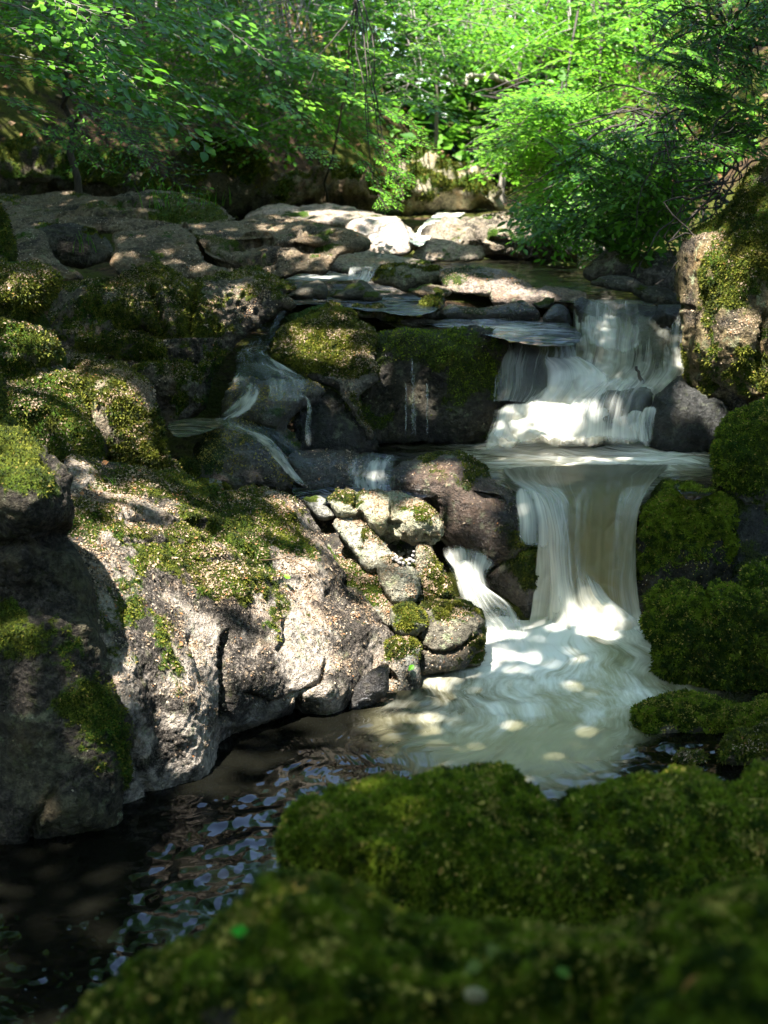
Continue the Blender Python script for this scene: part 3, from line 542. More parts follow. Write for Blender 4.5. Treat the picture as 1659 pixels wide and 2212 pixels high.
rock('stone', 'smooth dark stone standing in the blue channel, smaller of the pair upstream', 'stone',
     [p for p in ZE((615, 675), (650, 640), (700, 618), (800, 578), (842, 590), (862, 640), (850, 684), (760, 690), (680, 690))], 645, 8.35, [(605, 25), (650, 60)], R=.1, T=.25, sp=3, sy=2, amp=0.29, moss=.2, litter=.15, crust=.3, tone=(.12, .11, .09))
rock('stone', 'smooth dark humped stone beside it in the blue channel with a shoulder', 'stone',
     [p for p in ZE((880, 675), (950, 632), (1060, 573), (1102, 588), (1150, 640), (1192, 684), (1080, 694), (960, 686))], 645, 8.3, [(600, 25), (650, 62)], R=.1, T=.3, sp=3, sy=2, amp=0.29, moss=.25, litter=.15, crust=.3, tone=(.13, .12, .095))
rock('stone', 'small round cobble at the foot of the humped channel stone', 'stone',
     [p for p in ZE((1062, 672), (1085, 650), (1120, 644), (1170, 655), (1192, 685), (1150, 706), (1085, 702))], 651, 8.1, [(628, 25), (652, 65)], R=.06, T=.15, sp=2.6, sy=2, amp=0.17, moss=.3, litter=.1, tone=(.12, .11, .085))
rock('boulder', 'rounded green-brown boulder at the head of the blue channel beside the low chute', 'boulder',
     [p for p in ZE((1125, 595), (1155, 525), (1218, 476), (1330, 474), (1450, 488), (1555, 508), (1590, 560), (1480, 605), (1400, 622), (1340, 650), (1240, 622))], 628, 8.7, [(565, 20), (635, 60)], R=.15, T=.35, sp=3, sy=2, amp=0.42, moss=.35, litter=.3, crust=.25, tone=(.2, .18, .13), moss_n=2500)
rock('stone', 'flat brown stone with moss rim between the blue channel and the wet ridge', 'stone',
     [p for p in ZE((1340, 640), (1440, 604), (1560, 608), (1610, 650), (1560, 690), (1450, 684), (1380, 668))], 645, 8.2, [(610, 16), (650, 55)], R=.08, T=.2, sp=3, sy=2, amp=0.29, moss=.2, litter=.4, tone=(.24, .19, .14))
rock('rock_ledge', 'multicoloured wet ridge of stones damming the green pool', 'rock ledge',
     [p for p in ZB((60, 45), (170, 36), (330, 68), (460, 78), (560, 128), (640, 175), (700, 160), (800, 155), (900, 175), (965, 215), (940, 325), (860, 315), (780, 270), (640, 262), (400, 250), (370, 200), (200, 205), (100, 170), (50, 100))], 660, 8.15, [(575, 14), (630, 24), (670, 55)], R=.10, T=.4, sp=3, sy=1.6, amp=0.71, moss=-.05, lichen=.6, litter=.7, crust=.25, wet=.3, tone=(.38, .30, .25), litter_n=1500)
rock('stone', 'moss-capped knob at the start of the row of dark wet stones', 'stone',
     [p for p in ZB((-70, 270), (-30, 215), (20, 205), (65, 195), (95, 235), (80, 300), (60, 345), (-20, 345), (-60, 320))], 687, 7.95, [(630, 30), (690, 70)], R=.07, T=.2, sp=2.8, sy=2, amp=0.29, moss=.55, litter=.15, wet=.1, tone=(.13, .12, .1), moss_n=900)
rock('stone', 'long low wet stone, middle of the dark row between ridge and channel', 'stone',
     [p for p in ZB((50, 320), (100, 262), (200, 270), (300, 280), (420, 262), (540, 240), (600, 260), (645, 305), (655, 352), (500, 362), (350, 362), (200, 350), (80, 350))], 692, 7.9, [(645, 22), (695, 62)], R=.07, T=.25, sp=2.8, sy=1.8, amp=0.46, moss=.05, litter=.35, wet=.55, tone=(.12, .10, .09), bumps=[(1150, 670, 20, 15, .06)], litter_n=400)
rock('stone', 'small green-topped stone wedged on the wet ridge above the dark row', 'stone',
     [p for p in ZB((618, 265), (660, 235), (700, 220), (742, 220), (745, 258), (700, 280), (640, 285))], 664, 7.95, [(640, 30), (668, 60)], R=.04, T=.12, sp=2.6, sy=2, amp=0.17, moss=.6, wet=.2, tone=(.1, .1, .08))
rock('stone', 'black wet block at the brink of the upper falls, last of the dark row', 'stone',
     [p for p in ZB((680, 345), (700, 300), (740, 264), (800, 270), (840, 330), (846, 395), (770, 390), (700, 380))], 704, 7.75, [(655, 40), (708, 72)], R=.07, T=.2, sp=2.6, sy=2, amp=0.34, moss=.0, wet=.6, tone=(.09, .08, .075))
rock('stone', 'thin black lip of rock the blue water slides over above the white fall', 'stone',
     [p for p in ZB((640, 390), (700, 370), (780, 400), (880, 462), (896, 490), (850, 500), (760, 470), (690, 440))], 738, 7.55, [(695, 30), (745, 60)], R=.05, T=.2, sp=2.8, amp=0.21, moss=-.4, wet=.8, lichen=0, litter=.05, tone=(.06, .065, .07))
rock('boulder', 'long dark slab lying across the pool outlet under the shaded bank', 'boulder',
     [p for p in ZB((960, 140), (1010, 100), (1080, 84), (1200, 95), (1290, 148), (1400, 160), (1480, 205), (1520, 240), (1500, 290), (1400, 280), (1300, 245), (1180, 185), (1050, 165))], 655, 7.9, [(590, 20), (660, 60)], R=.1, T=.35, sp=3, sy=2, amp=0.38, moss=.1, lichen=.15, litter=.1, crust=.4, wet=.15, tone=(.12, .12, .1))
rock('boulder', 'shadowed angular boulder under the rhododendron at the pool edge', 'boulder',
     [p for p in R4z((880, 395), (905, 345), (960, 298), (1020, 290), (1100, 295), (1300, 300), (1320, 420), (1200, 480), (1080, 410), (980, 398))], 600, 8.7, [(540, 40), (600, 65)], R=.15, T=.5, sp=3.5, sy=2.5, amp=1.3, moss=.05, lichen=.3, litter=.25, crust=.3, tone=(.18, .16, .13))
rock('boulder', 'small rock island at the back of the green pool', 'stone',
     [p for p in R4z((690, 350), (740, 335), (800, 330), (860, 350), (870, 362), (780, 366), (710, 360))], 580, 10.2, [(560, 14), (582, 45)], R=.08, T=.2, sp=3, sy=1.5, amp=.7, moss=.3, tone=(.1, .1, .08))
# rocks under the falling water
rock('boulder', 'dark rock face showing through the fanned white veil of the upper fall', 'boulder',
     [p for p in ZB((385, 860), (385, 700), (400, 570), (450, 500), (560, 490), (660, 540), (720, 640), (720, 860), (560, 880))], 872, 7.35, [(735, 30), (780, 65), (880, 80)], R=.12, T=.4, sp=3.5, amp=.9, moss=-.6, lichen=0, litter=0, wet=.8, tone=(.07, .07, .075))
rock('boulder', 'submerged round boulder under the glassy bulge of the upper fall', 'boulder',
     [p for p in ZB((960, 330), (1010, 262), (1110, 235), (1200, 262), (1250, 340), (1260, 460), (1180, 500), (1020, 480))], 740, 7.75, [(650, 25), (690, 65), (745, 80)], R=.15, T=.4, sp=4, amp=.6, moss=-.6, lichen=0, litter=0, wet=.6, tone=(.16, .17, .15))
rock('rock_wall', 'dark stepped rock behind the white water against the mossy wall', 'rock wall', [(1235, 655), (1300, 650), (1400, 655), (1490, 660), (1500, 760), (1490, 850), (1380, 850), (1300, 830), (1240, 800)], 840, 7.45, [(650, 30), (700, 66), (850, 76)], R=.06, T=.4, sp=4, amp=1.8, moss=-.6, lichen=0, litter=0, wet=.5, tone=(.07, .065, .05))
rock('boulder', 'sloping boulder half veiled by thin running water in the upper fall', 'boulder',
     [p for p in ZB((860, 1030), (880, 920), (950, 830), (1040, 765), (1200, 738), (1340, 730), (1345, 850), (1290, 960), (1150, 1070), (960, 1090))], 950, 6.95, [(825, 18), (870, 45), (960, 70)], R=.14, T=.4, sp=3.5, amp=.8, moss=-.6, lichen=0, litter=0, wet=.75, tone=(.09, .09, .075))
# the brown boulder and companions
rock('boulder', 'wet brown boulder with green moss stripes in front of the middle pool', 'boulder',
     [(838, 1052), (845, 1022), (862, 1005), (882, 992), (920, 984), (960, 979), (1005, 985), (1045, 1012), (1070, 1037), (1100, 1052), (1132, 1074), (1166, 1120), (1176, 1160), (1172, 1200), (1130, 1230), (1060, 1230), (1000, 1200), (950, 1160), (935, 1100), (860, 1075)],
     1210, 6.0, [(975, 18), (1030, 42), (1090, 62), (1210, 76)], R=.16, T=.45, sp=2.6, amp=.7, moss=.0, lichen=.35, litter=.25, crust=.15, wet=.45, tone=(.15, .105, .08), moss_n=4500, litter_n=500, blade=.010,
     mspots=[(965, 1045, 22, .7), (1010, 1040, 28, .7), (1000, 1100, 25, .6), (1030, 1005, 30, .6), (940, 1000, 30, .2)], wspots=[(1080, 1130, 60, .75), (860, 1040, 30, .3), (1130, 1090, 40, .4)], bumps=[(1000, 1080, 90, 70, .05)])
rock('boulder', 'upright wedge boulder standing between the main fall and the side cascade', 'boulder',
     [(1050, 1262), (1068, 1225), (1085, 1203), (1106, 1182), (1132, 1158), (1160, 1163), (1173, 1192), (1176, 1230), (1174, 1262), (1160, 1320), (1150, 1345), (1130, 1345), (1110, 1310), (1080, 1280)],
     1335, 5.95, [(1155, 40), (1200, 72), (1345, 82)], R=.14, T=.3, sp=2.6, amp=.8, moss=.15, lichen=.2, litter=.15, crust=.1, wet=.3, tone=(.17, .14, .12), moss_n=3500, blade=.009, mspots=[(1140, 1210, 30, .5), (1150, 1260, 25, .3), (1080, 1250, 25, -.6)], wspots=[(1075, 1260, 35, .5), (1140, 1330, 30, .5)])
rock('boulder', 'skull-shaped pale lichen boulder overhanging a hollow of white pebbles', 'boulder',
     [p for p in ZA((345, 262), (388, 197), (470, 176), (540, 200), (640, 190), (760, 200), (850, 215), (960, 252), (1050, 318), (1100, 370), (1132, 430), (1142, 500), (1108, 542), (1048, 566), (1000, 560), (945, 578), (860, 552), (790, 556), (745, 578), (722, 535), (640, 482), (560, 400), (440, 400), (385, 372))],
     1180, 5.62, [(1050, 18), (1090, 40), (1130, 72), (1180, 84)], R=.06, T=.3, jit=4.5, sp=2.3, amp=.75, moss=.08, lichen=1.0, litter=.35, tone=(.42, .41, .30), litter_n=1200, moss_n=5000, blade=.007, dYdx=-.0002,
     bumps=[(822, 1115, 24, 30, .05), (910, 1125, 40, 36, .05), (740, 1080, 24, 20, .03)], cracks=[(ZA((545, 220), (530, 300), (560, 390)), 5, .05), (ZA((780, 260), (790, 360), (770, 440), (720, 520)), 5, .05), (ZA((800, 430), (790, 500), (760, 550)), 9, .07), (ZA((1000, 520), (1060, 540), (1120, 530)), 4, .04)], mspots=[(745, 1068, 35, .7), (930, 1090, 25, .3), (800, 1065, 30, .3), (920, 1160, 25, .4)])
rock('stone', 'green lichen pillar stone on the outer side of the pebble hollow', 'stone',
     [p for p in ZA((938, 585), (1000, 560), (1050, 566), (1062, 620), (1095, 660), (1142, 690), (1136, 745), (1160, 790), (1192, 850), (1206, 925), (1100, 935), (1000, 960), (958, 965), (930, 860), (905, 760), (925, 690))], 1300, 5.5, [(1170, 60), (1300, 76)], R=.05, T=.3, jit=4.5, sp=2.5, amp=.8, moss=.5, lichen=.6, litter=.4, tone=(.28, .27, .2), litter_n=700, moss_n=4000, blade=.008)
rock('stone', 'banded diagonal stone arm leaning down beside the pebble hollow', 'stone',
     [p for p in ZA((408, 412), (460, 385), (540, 380), (620, 468), (700, 512), (745, 570), (785, 640), (745, 665), (700, 700), (660, 742), (622, 738), (560, 650), (500, 545), (450, 480))], 1230, 5.55, [(1115, 24), (1180, 42), (1235, 66)], R=.03, T=.25, jit=4.5, sp=2.3, amp=.6, moss=.12, lichen=.7, litter=.45, tone=(.38, .38, .31), strata=1.2, litter_n=700, moss_n=2500, blade=.007, wspots=[(765, 1135, 20, .3)])
rock('stone', 'green mossy foot stone just below the white pebbles', 'stone',
     [p for p in ZA((688, 690), (720, 660), (785, 648), (850, 690), (905, 705), (950, 750), (968, 800), (972, 880), (950, 950), (860, 965), (790, 940), (735, 860), (700, 790))], 1300, 5.42, [(1200, 35), (1250, 60), (1305, 76)], R=.04, T=.25, jit=4.5, sp=2.4, amp=.8, moss=.55, lichen=.6, litter=.35, tone=(.28, .27, .21), moss_n=3500, litter_n=500, blade=.008)
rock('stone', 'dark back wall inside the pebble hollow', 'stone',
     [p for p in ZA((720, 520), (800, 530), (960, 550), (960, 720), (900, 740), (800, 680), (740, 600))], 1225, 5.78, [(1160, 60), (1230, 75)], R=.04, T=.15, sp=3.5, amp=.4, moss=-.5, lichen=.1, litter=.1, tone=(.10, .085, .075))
rock('rock_ledge', 'mossy fractured bedrock filling the gaps between the stones around the pebble hollow', 'rock ledge', [p for p in ZA((420, 400), (560, 330), (900, 330), (1060, 480), (1060, 640), (1160, 800), (1200, 930), (1380, 1050), (1390, 1380), (1150, 1410), (960, 1430), (900, 1580), (780, 1560), (770, 1150), (640, 900), (500, 620))], 1500, 5.31, [(1100, 30), (1300, 40), (1450, 62), (1510, 76)], R=.05, T=.25, sp=3, amp=1.0, moss=.35, lichen=.4, litter=.5, crust=.3, tone=(.20, .185, .14), moss_n=3000, litter_n=800, blade=.008)
rock('boulder', 'square dark moss-mottled block at the corner of the lower pool', 'boulder',
     [p for p in ZA((968, 965), (1080, 926), (1200, 932), (1290, 982), (1390, 1030), (1402, 1130), (1416, 1272), (1350, 1312), (1270, 1402), (1180, 1425), (960, 1436), (958, 1250), (972, 1150), (1008, 1080))], 1448, 5.3, [(1285, 22), (1340, 48), (1390, 72), (1455, 84)], R=.07, T=.4, jit=4.5, sp=2.4, amp=.95, moss=.42, lichen=.4, litter=.35, crust=.15, tone=(.15, .135, .105), moss_n=7500, litter_n=600, blade=.009,
     cracks=[(ZA((970, 1265), (1050, 1300), (1180, 1300), (1270, 1260), (1330, 1200), (1400, 1140)), 5, .05), (ZA((1180, 1300), (1230, 1280)), 9, .04)], wspots=[(940, 1440, 40, .8), (1010, 1440, 30, .6)], mspots=[(950, 1320, 30, .5), (1030, 1390, 30, .5), (1000, 1300, 25, -.2)])
rock('stone', 'small ball of yellow-green moss perched beside the square block', 'stone',
     [p for p in ZA((772, 992), (800, 972), (850, 958), (922, 965), (980, 1028), (1028, 1092), (1000, 1142), (920, 1192), (850, 1192), (795, 1150), (780, 1080))], 1375, 5.28, [(1300, 30), (1380, 68)], R=.08, T=.2, jit=4.5, sp=2.5, amp=.5, moss=.7, lichen=.4, litter=.2, tone=(.24, .23, .17), moss_n=3500, blade=.009)
rock('stone', 'smooth pale grey stone at the corner of the trickling pool by the skull-shaped boulder', 'stone',
     [p for p in ZA((165, 262), (200, 235), (262, 230), (340, 252), (392, 380), (350, 400), (290, 402), (220, 342))], 1122, 5.85, [(1065, 24), (1125, 62)], R=.06, T=.2, sp=2.5, amp=.4, moss=-.1, lichen=.6, litter=.15, tone=(.36, .35, .31), mspots=[(665, 1074, 18, .8)])
rock('stone', 'wet dark bedrock floor between the slab and the banded stone arm', 'stone',
     [p for p in ZA((150, 360), (260, 370), (400, 400), (480, 520), (560, 680), (470, 720), (330, 620), (240, 520))], 1215, 5.75, [(1100, 14), (1220, 30)], R=.05, T=.2, sp=3, amp=.8, moss=-.2, lichen=.1, litter=.35, wet=.5, tone=(.14, .12, .1), litter_n=400)
# small cascade rocks
rock('boulder', 'wet gleaming slope of rock the small cascade slides across', 'boulder',
     [p for p in ZC((265, 1165), (310, 1040), (400, 930), (520, 905), (650, 945), (720, 1000), (790, 1080), (870, 1195), (930, 1290), (800, 1310), (600, 1265), (480, 1275), (330, 1215))], 1065, 6.3, [(920, 22), (980, 26), (1065, 48)], R=.12, T=.4, sp=2.8, amp=1.1, fine=.010, moss=-.05, lichen=.25, litter=.45, crust=.2, wet=.55, tone=(.19, .165, .15), litter_n=1600, wspots=[(470, 970, 40, -.2), (560, 960, 60, .2)], mspots=[(560, 1020, 30, .3), (440, 950, 40, .3)])
rock('boulder', 'arched wet rock under the upper step of the small cascade', 'boulder',
     [p for p in ZC((430, 870), (470, 640), (560, 610), (760, 620), (900, 630), (1010, 690), (960, 740), (905, 765), (850, 820), (818, 900), (850, 990), (885, 1045), (760, 1040), (680, 970), (560, 920))], 960, 6.75, [(815, 22), (870, 55), (970, 60)], R=.12, T=.4, sp=2.8, amp=1.2, fine=.010, moss=.05, lichen=.25, litter=.5, crust=.2, wet=.5, tone=(.17, .15, .13), litter_n=1200, bumps=[(590, 900, 35, 30, .08)])
rock('boulder', 'black recess wall under the moss-topped boulder behind the thin water thread', 'boulder',
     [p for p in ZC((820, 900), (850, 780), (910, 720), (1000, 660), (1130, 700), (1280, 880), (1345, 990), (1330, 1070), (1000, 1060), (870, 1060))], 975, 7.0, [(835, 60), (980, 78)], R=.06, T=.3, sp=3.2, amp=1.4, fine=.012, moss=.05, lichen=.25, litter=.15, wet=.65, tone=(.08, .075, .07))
rock('rock_ledge', 'glistening wet rock apron sliding into the trickling pool', 'rock ledge',
     [p for p in ZC((820, 1080), (950, 1040), (1100, 1060), (1260, 1085), (1300, 1130), (1200, 1200), (1170, 1280), (1060, 1310), (930, 1300), (880, 1220))], 1062, 6.2, [(970, 16), (1010, 28), (1070, 45)], R=.06, T=.3, sp=2.8, amp=.8, moss=-.5, lichen=.1, litter=.25, wet=.9, tone=(.15, .12, .10), litter_n=300)
rock('stone', 'grey-green cobble in the shadow gap at the top of the litter slab, flatter one', 'stone',
     [p for p in ZC((245, 1235), (320, 1208), (400, 1222), (460, 1262), (485, 1300), (430, 1320), (300, 1300))], 1070, 6.0, [(1030, 25), (1075, 60)], R=.06, T=.15, sp=2.6, amp=.5, moss=.3, litter=.2, tone=(.22, .21, .17), moss_n=600)
rock('stone', 'pale litter-topped cobble where the trickle meets the slab', 'stone',
     [p for p in ZC((478, 1310), (500, 1285), (570, 1268), (660, 1272), (700, 1285), (640, 1320), (560, 1345), (490, 1335))], 1078, 5.95, [(1050, 18), (1085, 50)], R=.05, T=.15, sp=2.6, amp=.4, moss=-.1, litter=.8, tone=(.34, .30, .25), litter_n=250)
rock('stone', 'dark moss ball in the black gap behind the humped moss boulder', 'stone',
     [p for p in ZC((140, 1130), (190, 1092), (240, 1105), (275, 1150), (270, 1200), (200, 1215), (150, 1190))], 1035, 6.2, [(990, 30), (1040, 65)], R=.08, T=.15, sp=2.8, amp=.4, moss=.7, lichen=0, litter=.05, tone=(.08, .09, .06), moss_n=900)
print('rocks', time.time() - T00, len(ROCKS), sum(v[4] for v in STATS.values()))
# ================================================================== ground
def ground():
    xs = np.concatenate([np.linspace(-60, -7, 30), np.linspace(-6.8, 6.8, 130), np.linspace(7, 60, 30)])
    ys = np.concatenate([np.linspace(-30, -1, 20), np.linspace(-.8, 12, 130), np.linspace(12.15, 30, 130), np.linspace(31, 110, 40)])
    X, Y = np.meshgrid(xs, ys); x = X.ravel(); y = Y.ravel()
    base = np.interp(y, [-30, 3.5, 5.8, 6.1, 6.9, 7.2, 7.8, 8.2, 11, 13, 20, 110], [-.35, -.35, -.3, .2, .35, .4, .8, 1.0, 1.05, 1.3, 1.45, 1.6])
    xl = np.interp(y, [-30, 2, 6, 7, 10, 13.5, 17, 20, 23, 26, 40], [-3, -2.4, -2.0, -2.6, -4.2, -5.0, -3.6, -1.8, .6, 1.6, 3])
    xr = np.interp(y, [-30, 0, 2, 5, 6, 7, 9, 12, 16, 20, 23, 26, 40], [1.6, 1.2, 1.5, 1.9, 1.75, 1.9, 1.9, 2.3, 2.9, 3.0, 2.6, 2.0, 1])
    dl = np.maximum(0, xl - x); dr = np.maximum(0, x - xr)
    d = np.maximum(dl, dr); d = np.where((xl > xr), np.maximum(np.maximum(xl - x, 0), np.maximum(x - xr, 0)), d)
    p = np.c_[x, y, np.zeros(len(x))]
    rise = 1.0 * np.minimum(d, 9) + .55 * np.clip(d - 9, 0, 25)
    rise = np.where(y < 4, rise * .6, rise)
    z = base + rise + fbm(p * .55, 4) * .35 * np.clip(d, 0.15, 1) + fbm(p * 2.4, 3) * .10 * np.clip(d + .3, .3, 1)
    near = np.exp(-((y - 0) / 1.6) ** 2); z = np.where(y < 2.0, np.minimum(z, np.where(np.abs(x) < 1.5, .2, z)), z)
    V = np.c_[x, y, z]; nx = len(xs)
    idx = np.arange(len(x)).reshape(len(ys), nx)
    Q = np.stack([idx[:-1, :-1], idx[:-1, 1:], idx[1:, 1:], idx[1:, :-1]], -1).reshape(-1, 4)
    t = NT('forest_floor'); pos = t.n('NewGeometry').outputs['Position']
    n1 = t.noise(pos, 1.1, 5, .6); n2 = t.noise(pos, 9, 5, .7); n3 = t.noise(pos, 45, 3)
    c = t.mix(t.ramp(n2, .35, .65), (.012, .010, .007), (.085, .050, .028))
    c = t.mix(t.ramp(n3, .52, .7, 0, .5), c, (.17, .10, .06))
    m = t.ramp(t.math('ADD', n1, t.math('MULTIPLY', t.math('SUBTRACT', n2, .5), .5)), .40, .54)
    c = t.mix(m, c, t.mix(n3, (.015, .025, .005), (.085, .085, .015)))
    b = t.n('Bump', {'Height': t.math('ADD', n2, t.math('MULTIPLY', n3, .4)), 'Strength': .9, 'Distance': .06})
    mat = t.done(t.n('BsdfPrincipled', {'Base Color': c, 'Roughness': .95, 'Specular IOR Level': .1, 'Normal': b.outputs[0]}).outputs[0])
    o = mesh_obj('ground', V, Q, mat); tag(o, kind='structure')
    return xs, ys, z.reshape(len(ys), nx)
GX, GY, GZ = ground()
def gz(x, y):
    i = int(np.clip(np.searchsorted(GX, x), 1, len(GX) - 1)); j = int(np.clip(np.searchsorted(GY, y), 1, len(GY) - 1))
    return float(min(GZ[j, i], GZ[j - 1, i - 1]))
# ================================================================== water
def pool(name, poly, z, sp, sy, wfn, uvfn):
    XY, d, isb, Q = poly_grid(poly, sp, sy, 1.5, 14)
    P = atz(XY[:, 0], XY[:, 1], z)
    h, foam, milk, wave = wfn(XY[:, 0], XY[:, 1], P)
    P[:, 2] += h
    o = mesh_obj(name, P, Q, M_WATER, None, dict(foam=np.clip(foam, 0, 1), milk=np.clip(milk, 0, 1), wave=np.clip(wave, 0, 1)), uvfn(P))
    dm_add(XY, P[:, 1]); tag(o, kind='structure'); return o
def g2(x, y, cx, cy, rx, ry): return np.exp(-((x - cx) / rx) ** 2 - ((y - cy) / ry) ** 2)
C0 = atz(1270, 1240, 0)
def uv_low(P):
    dx, dy = P[:, 0] - C0[0], P[:, 1] - C0[1]; r = np.hypot(dx, dy); th = np.arctan2(dx, -dy)
    bend = th * 1.1
    return np.c_[bend * (0.6 + .25 * r), r * 1.0]
def w_low(x, y, P):
    foam = 1.05 * g2(x, y, 1270, 1352, 190, 50) + .75 * g2(x, y, 1110, 1400, 110, 60) + .18 * g2(x, y, 1150, 1490, 320, 120) + .40 * g2(x, y, 1180, 1440, 240, 60) + .34 * g2(x, y, 1040, 1530, 160, 50) + .22 * g2(x, y, 1330, 1540, 110, 60) - .3 * g2(x, y, 600, 1640, 190, 90) + .1 * g2(x, y, 880, 1560, 110, 40) + .22 * g2(x, y, 1400, 1500, 60, 20)
    milk = 1.0 * g2(x, y, 1230, 1470, 290, 190) + .26 * g2(x, y, 930, 1600, 200, 90) + .35 * g2(x, y, 1130, 1640, 260, 80) + .06 * g2(x, y, 620, 1700, 200, 90) - .75 * g2(x, y, 1470, 1660, 120, 80) - .35 * g2(x, y, 600, 1650, 190, 90)
    turb = g2(x, y, 1250, 1380, 240, 90)
    h = turb * (.07 + fbm(P * np.array([4.0, 4.0, 1]), 2) * .035) + fbm(P * np.array([7., 9., 1]), 3) * (.006 + .009 * g2(x, y, 1150, 1480, 350, 120)) + fbm(P * np.array([18., 22, 1]), 2) * .003
    wave = .10 + .75 * g2(x, y, 850, 1580, 380, 130)
    return h, foam, milk, wave
pool('lower_pool', [(-90, 1600), (300, 1480), (480, 1480), (800, 1400), (950, 1300), (1130, 1290), (1400, 1290), (1500, 1400), (1750, 1450), (1760, 2120), (1400, 2260), (600, 2330), (-90, 2330)], 0.0, 4, 4, w_low, uv_low)
def uv_xy(s=1.0): return lambda P: np.c_[P[:, 1] * 1.6 + .3 * P[:, 0], P[:, 0] * 1.2] * s
def w_mid(x, y, P):
    foam = .95 * g2(x, y, 1200, 945, 190, 30) + .62 * g2(x, y, 1220, 985, 260, 32) + .25 * g2(x, y, 1250, 1025, 200, 26) + .35 * g2(x, y, 1400, 980, 130, 18) + .2 * g2(x, y, 1480, 1000, 80, 14) + .12 * g2(x, y, 1180, 1030, 150, 25) - .2 * g2(x, y, 850, 985, 150, 40)
    milk = .85 * g2(x, y, 1270, 990, 290, 60) + .05
    h = g2(x, y, 1210, 938, 200, 26) * (.09 + .06 * fbm(P * np.array([5., 5, 1]), 3)) + .013 * fbm(P * np.array([5., 11., 1]), 3)
    lip = np.clip((y - 1000) / 60, 0, 2) * sstep(1060, 1120, x) * sstep(1480, 1420, x); h = h - .10 * lip ** 2
    foam = foam + .16 * np.clip(lip, 0, 1)
    return h, foam, milk, .8 + 0 * x
pool('middle_pool', [(1000, 900), (1250, 890), (1500, 930), (1600, 975), (1580, 1040), (1500, 1080), (1452, 1054), (1400, 1062), (1300, 1064), (1180, 1064), (1120, 1062), (1040, 1066), (960, 1060), (880, 1085), (720, 1090), (640, 1075), (640, 1030), (720, 955), (860, 935)], .585, 3.5, 2.2, w_mid, uv_xy())
def w_up(x, y, P): return .007 * fbm(P * np.array([6., 8., 1]), 2), .04 + .1 * g2(x, y, 1100, 568, 120, 8), .16 + .1 * g2(x, y, 1200, 600, 150, 30), .5 + 0 * x
pool('upper_pool', [(880, 575), (930, 556), (1050, 550), (1180, 548), (1320, 552), (1420, 590), (1450, 640), (1430, 660), (1330, 655), (1240, 655), (1130, 640), (1000, 600)], 1.235, 4, 1.5, w_up, uv_xy())
def w_ch(x, y, P): return .022 + .007 * fbm(P * np.array([6., 9., 1]), 2), .16 + .4 * g2(x, y, 720, 607, 90, 9) + .1 * fbm(P * 3, 2), .12 + 0 * x, .8 + 0 * x
pool('blue_channel', [(560, 640), (600, 610), (660, 596), (760, 592), (840, 606), (900, 632), (960, 664), (900, 690), (800, 680), (700, 668), (620, 668), (560, 680)], 1.20, 3.5, 1.6, w_ch, uv_xy())
def w_ch2(x, y, P): return .022 + .007 * fbm(P * np.array([6., 9., 1]), 2), .14 + .35 * g2(x, y, 1100, 722, 100, 14), .16 + 0 * x, .9 + 0 * x
pool('shallow_channel', [(740, 662), (860, 640), (920, 660), (1000, 690), (1180, 694), (1245, 720), (1250, 750), (1180, 758), (1080, 742), (1000, 722), (900, 708), (800, 700)], 1.135, 3.5, 1.6, w_ch2, uv_xy())
def w_far(x, y, P): return .01 * fbm(P * 4, 2), .6 + 0 * x, .8 + 0 * x, .5 + 0 * x
pool('distant_stream', [(880, 520), (900, 500), (930, 470), (960, 455), (1010, 452), (980, 478), (940, 498), (925, 520), (905, 532)], 1.42, 4, 1.4, w_far, uv_xy())
def w_blue(x, y, P): return .006 * fbm(P * 8, 2), .12 + 0 * x, .3 + 0 * x, .9 + 0 * x
pool('side_trickle', [p for p in ZC((85, 880), (200, 850), (330, 850), (420, 870), (330, 930), (200, 960), (120, 950))], .80, 3, 2, w_blue, uv_xy())
